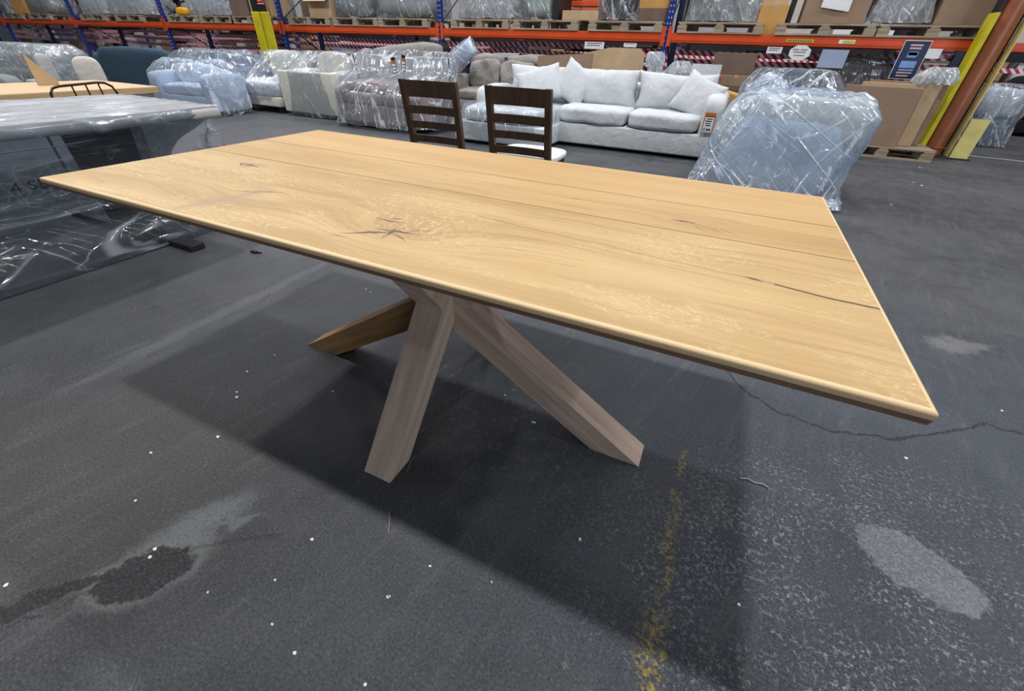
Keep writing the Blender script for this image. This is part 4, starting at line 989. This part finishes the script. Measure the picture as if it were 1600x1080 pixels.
for i in range(30):
    x = 8.0-BAY*(i//3)-.80-1.41*(i % 3); h = rnd.uniform(.5, .9); m = rnd.choice((BEIGEF, WHITE, CARD, GREYF, CARD2))
    b = new(); span(b, -.55, .55, 0, .9, 0, h, .02)
    nm = {BEIGEF: 'beige', WHITE: 'white', CARD: 'brown', GREYF: 'grey', CARD2: 'tan'}[m]
    o = tag(obj('stock_bale', b, m), nm+' bale resting on the upper beam of the second rack row', 'bale', nm+' bales on the upper beam of the second rack row'); o.location = (x, 12.25, 1.448)
# striped barrier tape strung between the posts
TY = RY+RD+.085
tapes = [(TY, -26, 3.6, 1.04, 'middle strand on its rear posts'), (TY, -26, 3.6, .88, 'lowest strand on its rear posts'), (TY, -24, 3.6, 1.17, 'highest strand on its rear posts'), (12.17, -28, 8, 1.06, 'strand on the second rack, upper'), (12.17, -28, 8, .80, 'strand on the second rack, lower')]
for k, (y, x0, x1, z, w) in enumerate(tapes):
    b = new(); n = 60
    P = [(x0+(x1-x0)*i/n, z-.10*math.sin(PI*((i*4/n) % 1))*.6) for i in range(n+1)]
    for i in range(n):
        a, c2 = P[i], P[i+1]
        b.faces.new([b.verts.new((a[0], y+.01*math.sin(i), a[1]-.04)), b.verts.new((c2[0], y+.01*math.sin(i+1), c2[1]-.04)), b.verts.new((c2[0], y+.01*math.sin(i+1), c2[1]+.04)), b.verts.new((a[0], y+.01*math.sin(i), a[1]+.04))])
    bmesh.ops.remove_doubles(b, verts=b.verts[:], dist=.0005)
    tag(obj('barrier_tape', b, TAPE), 'red and white striped barrier tape behind the front rack, '+w, 'tape')
# right of the column
c = thing('bagged_cushions', 'stack of white and blue cushions in a clear bag, right of the column', 'cushions', (4.52, 9.05, 0), .0)
b = new(); soft(b, (0, .3, .22), (.56, .5, .40), 5, 8, .02); o = obj('lower_cushion', b, STEELF, c, 70); o['label'] = 'blue cushions at the bottom'
b = new(); soft(b, (.02, .3, .60), (.58, .5, .40), 5, 8, .03, seed=2); o = obj('upper_cushion', b, WHITEF, c, 70)
cover(c, [(.015, 0, .3, .36, .32), (.3, 0, .3, .34, .3), (.7, .03, .3, .33, .29), (.84, .02, .3, .25, .22)], FILM, fold=.05, seed=71)
c = sofa('purple_armchair', 'dark purple armchair far back at the right edge', 'armchair', 6.9, 11.2, -.4, 1.2, .9, .42, .9, .2, .62, PURPLEF, 1, 1)
c = sofa('black_armchair', 'black armchair far back at the right edge, beside the purple one', 'armchair', 5.6, 11.1, -.2, 1.0, .8, .42, .9, .16, .62, BLACKF, 1, 1)

# ================================================================== LITTER ON THE FLOOR
lit = [(207, 343), (340, 683), (486, 843), (235, 871), (242, 858), (428, 907), (325, 926), (605, 933), (606, 933), (212, 783), (460, 1021), (424, 976), (10, 915), (519, 612), (787, 618), (833, 660), (835, 661), (904, 843), (905, 845), (1414, 716), (1563, 642), (768, 910), (570, 1070), (427, 555), (386, 581), (1436, 262), (1425, 285), (1440, 290), (1392, 320), (1152, 945), (672, 885), (369, 613), (368, 621), (236, 708), (571, 452), (577, 457)]
for k, (px, py) in enumerate(lit):
    p = at(px+(k % 3), py, z=0); r = rnd.uniform(.0022, .0048)*(1+.4*(p-Vector((CX, CY, 0))).length)
    b = new(); n = 7
    V = [b.verts.new((math.cos(2*PI*i/n)*r*rnd.uniform(.5, 1.2), math.sin(2*PI*i/n)*r*rnd.uniform(.4, 1.), .0005)) for i in range(n)]
    V2 = [b.verts.new((v.co.x*.9, v.co.y*.9, .0025)) for v in V]
    b.faces.new(V2); [b.faces.new((V[i], V[(i+1) % n], V2[(i+1) % n], V2[i])) for i in range(n)]
    o = obj('paper_scrap', b, PAPERSCRAP); o.location = (p.x, p.y, 0)
    tag(o, 'tiny white scrap lying on the dark floor', 'litter', 'white scraps scattered on the floor')
def strand(pix, r, mat, name, label):
    b = new(); tube(b, [Vector((at(*q, z=0).x, at(*q, z=0).y, r*1.1+.003*(i % 2))) for i, q in enumerate(pix)], r, 6)
    tag(obj(name, b, mat, None, 60), label, 'litter')
strand([(1155, 748), (1168, 750), (1178, 755), (1190, 758), (1200, 763)], .0022, TWINE, 'twine', 'short grey twine on the floor right of the table leg')
strand([(608, 800), (609, 815), (607, 833)], .001, STRAWM, 'straw', 'single straw on the floor below the front table leg')
strand([(650, 712), (642, 722), (636, 738)], .001, STRAWM, 'straw', 'straw leaning at the foot of the front table leg')
b = new(); p = at(398, 395, z=0); box(b, (0, 0, .008), (.05, .022, .016), .004); box(b, (.035, .01, .005), (.02, .012, .01), .002)
o = tag(obj('debris', b, BLACK), 'small black debris on the floor between wrapped table and oak table', 'litter'); o.location = p

# ================================================================== LIGHT
def lamp(x, y, z, e, sx, sy, col=(1, .97, .93)):
    l = bpy.data.lights.new('high_bay_lamp', 'AREA'); l.shape = 'RECTANGLE'; l.size = sx; l.size_y = sy; l.energy = e; l.color = col
    o = bpy.data.objects.new('high_bay_lamp', l); COL.objects.link(o); o.location = (x, y, z)
for x, k in ((-13.4, 1.5), (-6.4, 2.6), (.56, 2.3), (7.6, 1.1)): lamp(x, .18, 8, 360*k, .45, .3)
for x in (-20, -15, -10, -5, 0, 5, 9): lamp(x, 5.6, 8.5, 420, 1.4, .3, (.95, .97, 1))
for x in (-24, -16, -8, 0, 8): lamp(x, 10.8, 8.5, 480, 1.4, .3, (1, .93, .95))
for x in (-6, 0, 6): lamp(x, -6, 8.5, 60, 1.4, .4, (.80, .90, 1))
l = bpy.data.lights.new('added_side_fill', 'AREA'); l.shape = 'RECTANGLE'; l.size = 8; l.size_y = 5.0; l.energy = 740; l.color = (.90, .95, 1)  # added soft fill from the side, brightens the table legs
o = bpy.data.objects.new('added_side_fill', l); COL.objects.link(o); o.location = (9.5, -6.5, 2.6); o.rotation_euler = (PI/2, 0, .95)
w = bpy.data.worlds.new('world'); S.world = w; w.use_nodes = True
bg = w.node_tree.nodes['Background']; bg.inputs[0].default_value = (.62, .74, .95, 1); bg.inputs[1].default_value = .11
S.view_settings.view_transform = 'Standard'; S.view_settings.look = 'None'; S.view_settings.exposure = -1.15; S.view_settings.gamma = 1
S.view_settings.use_curve_mapping = False
S.cycles.transparent_max_bounces = 10
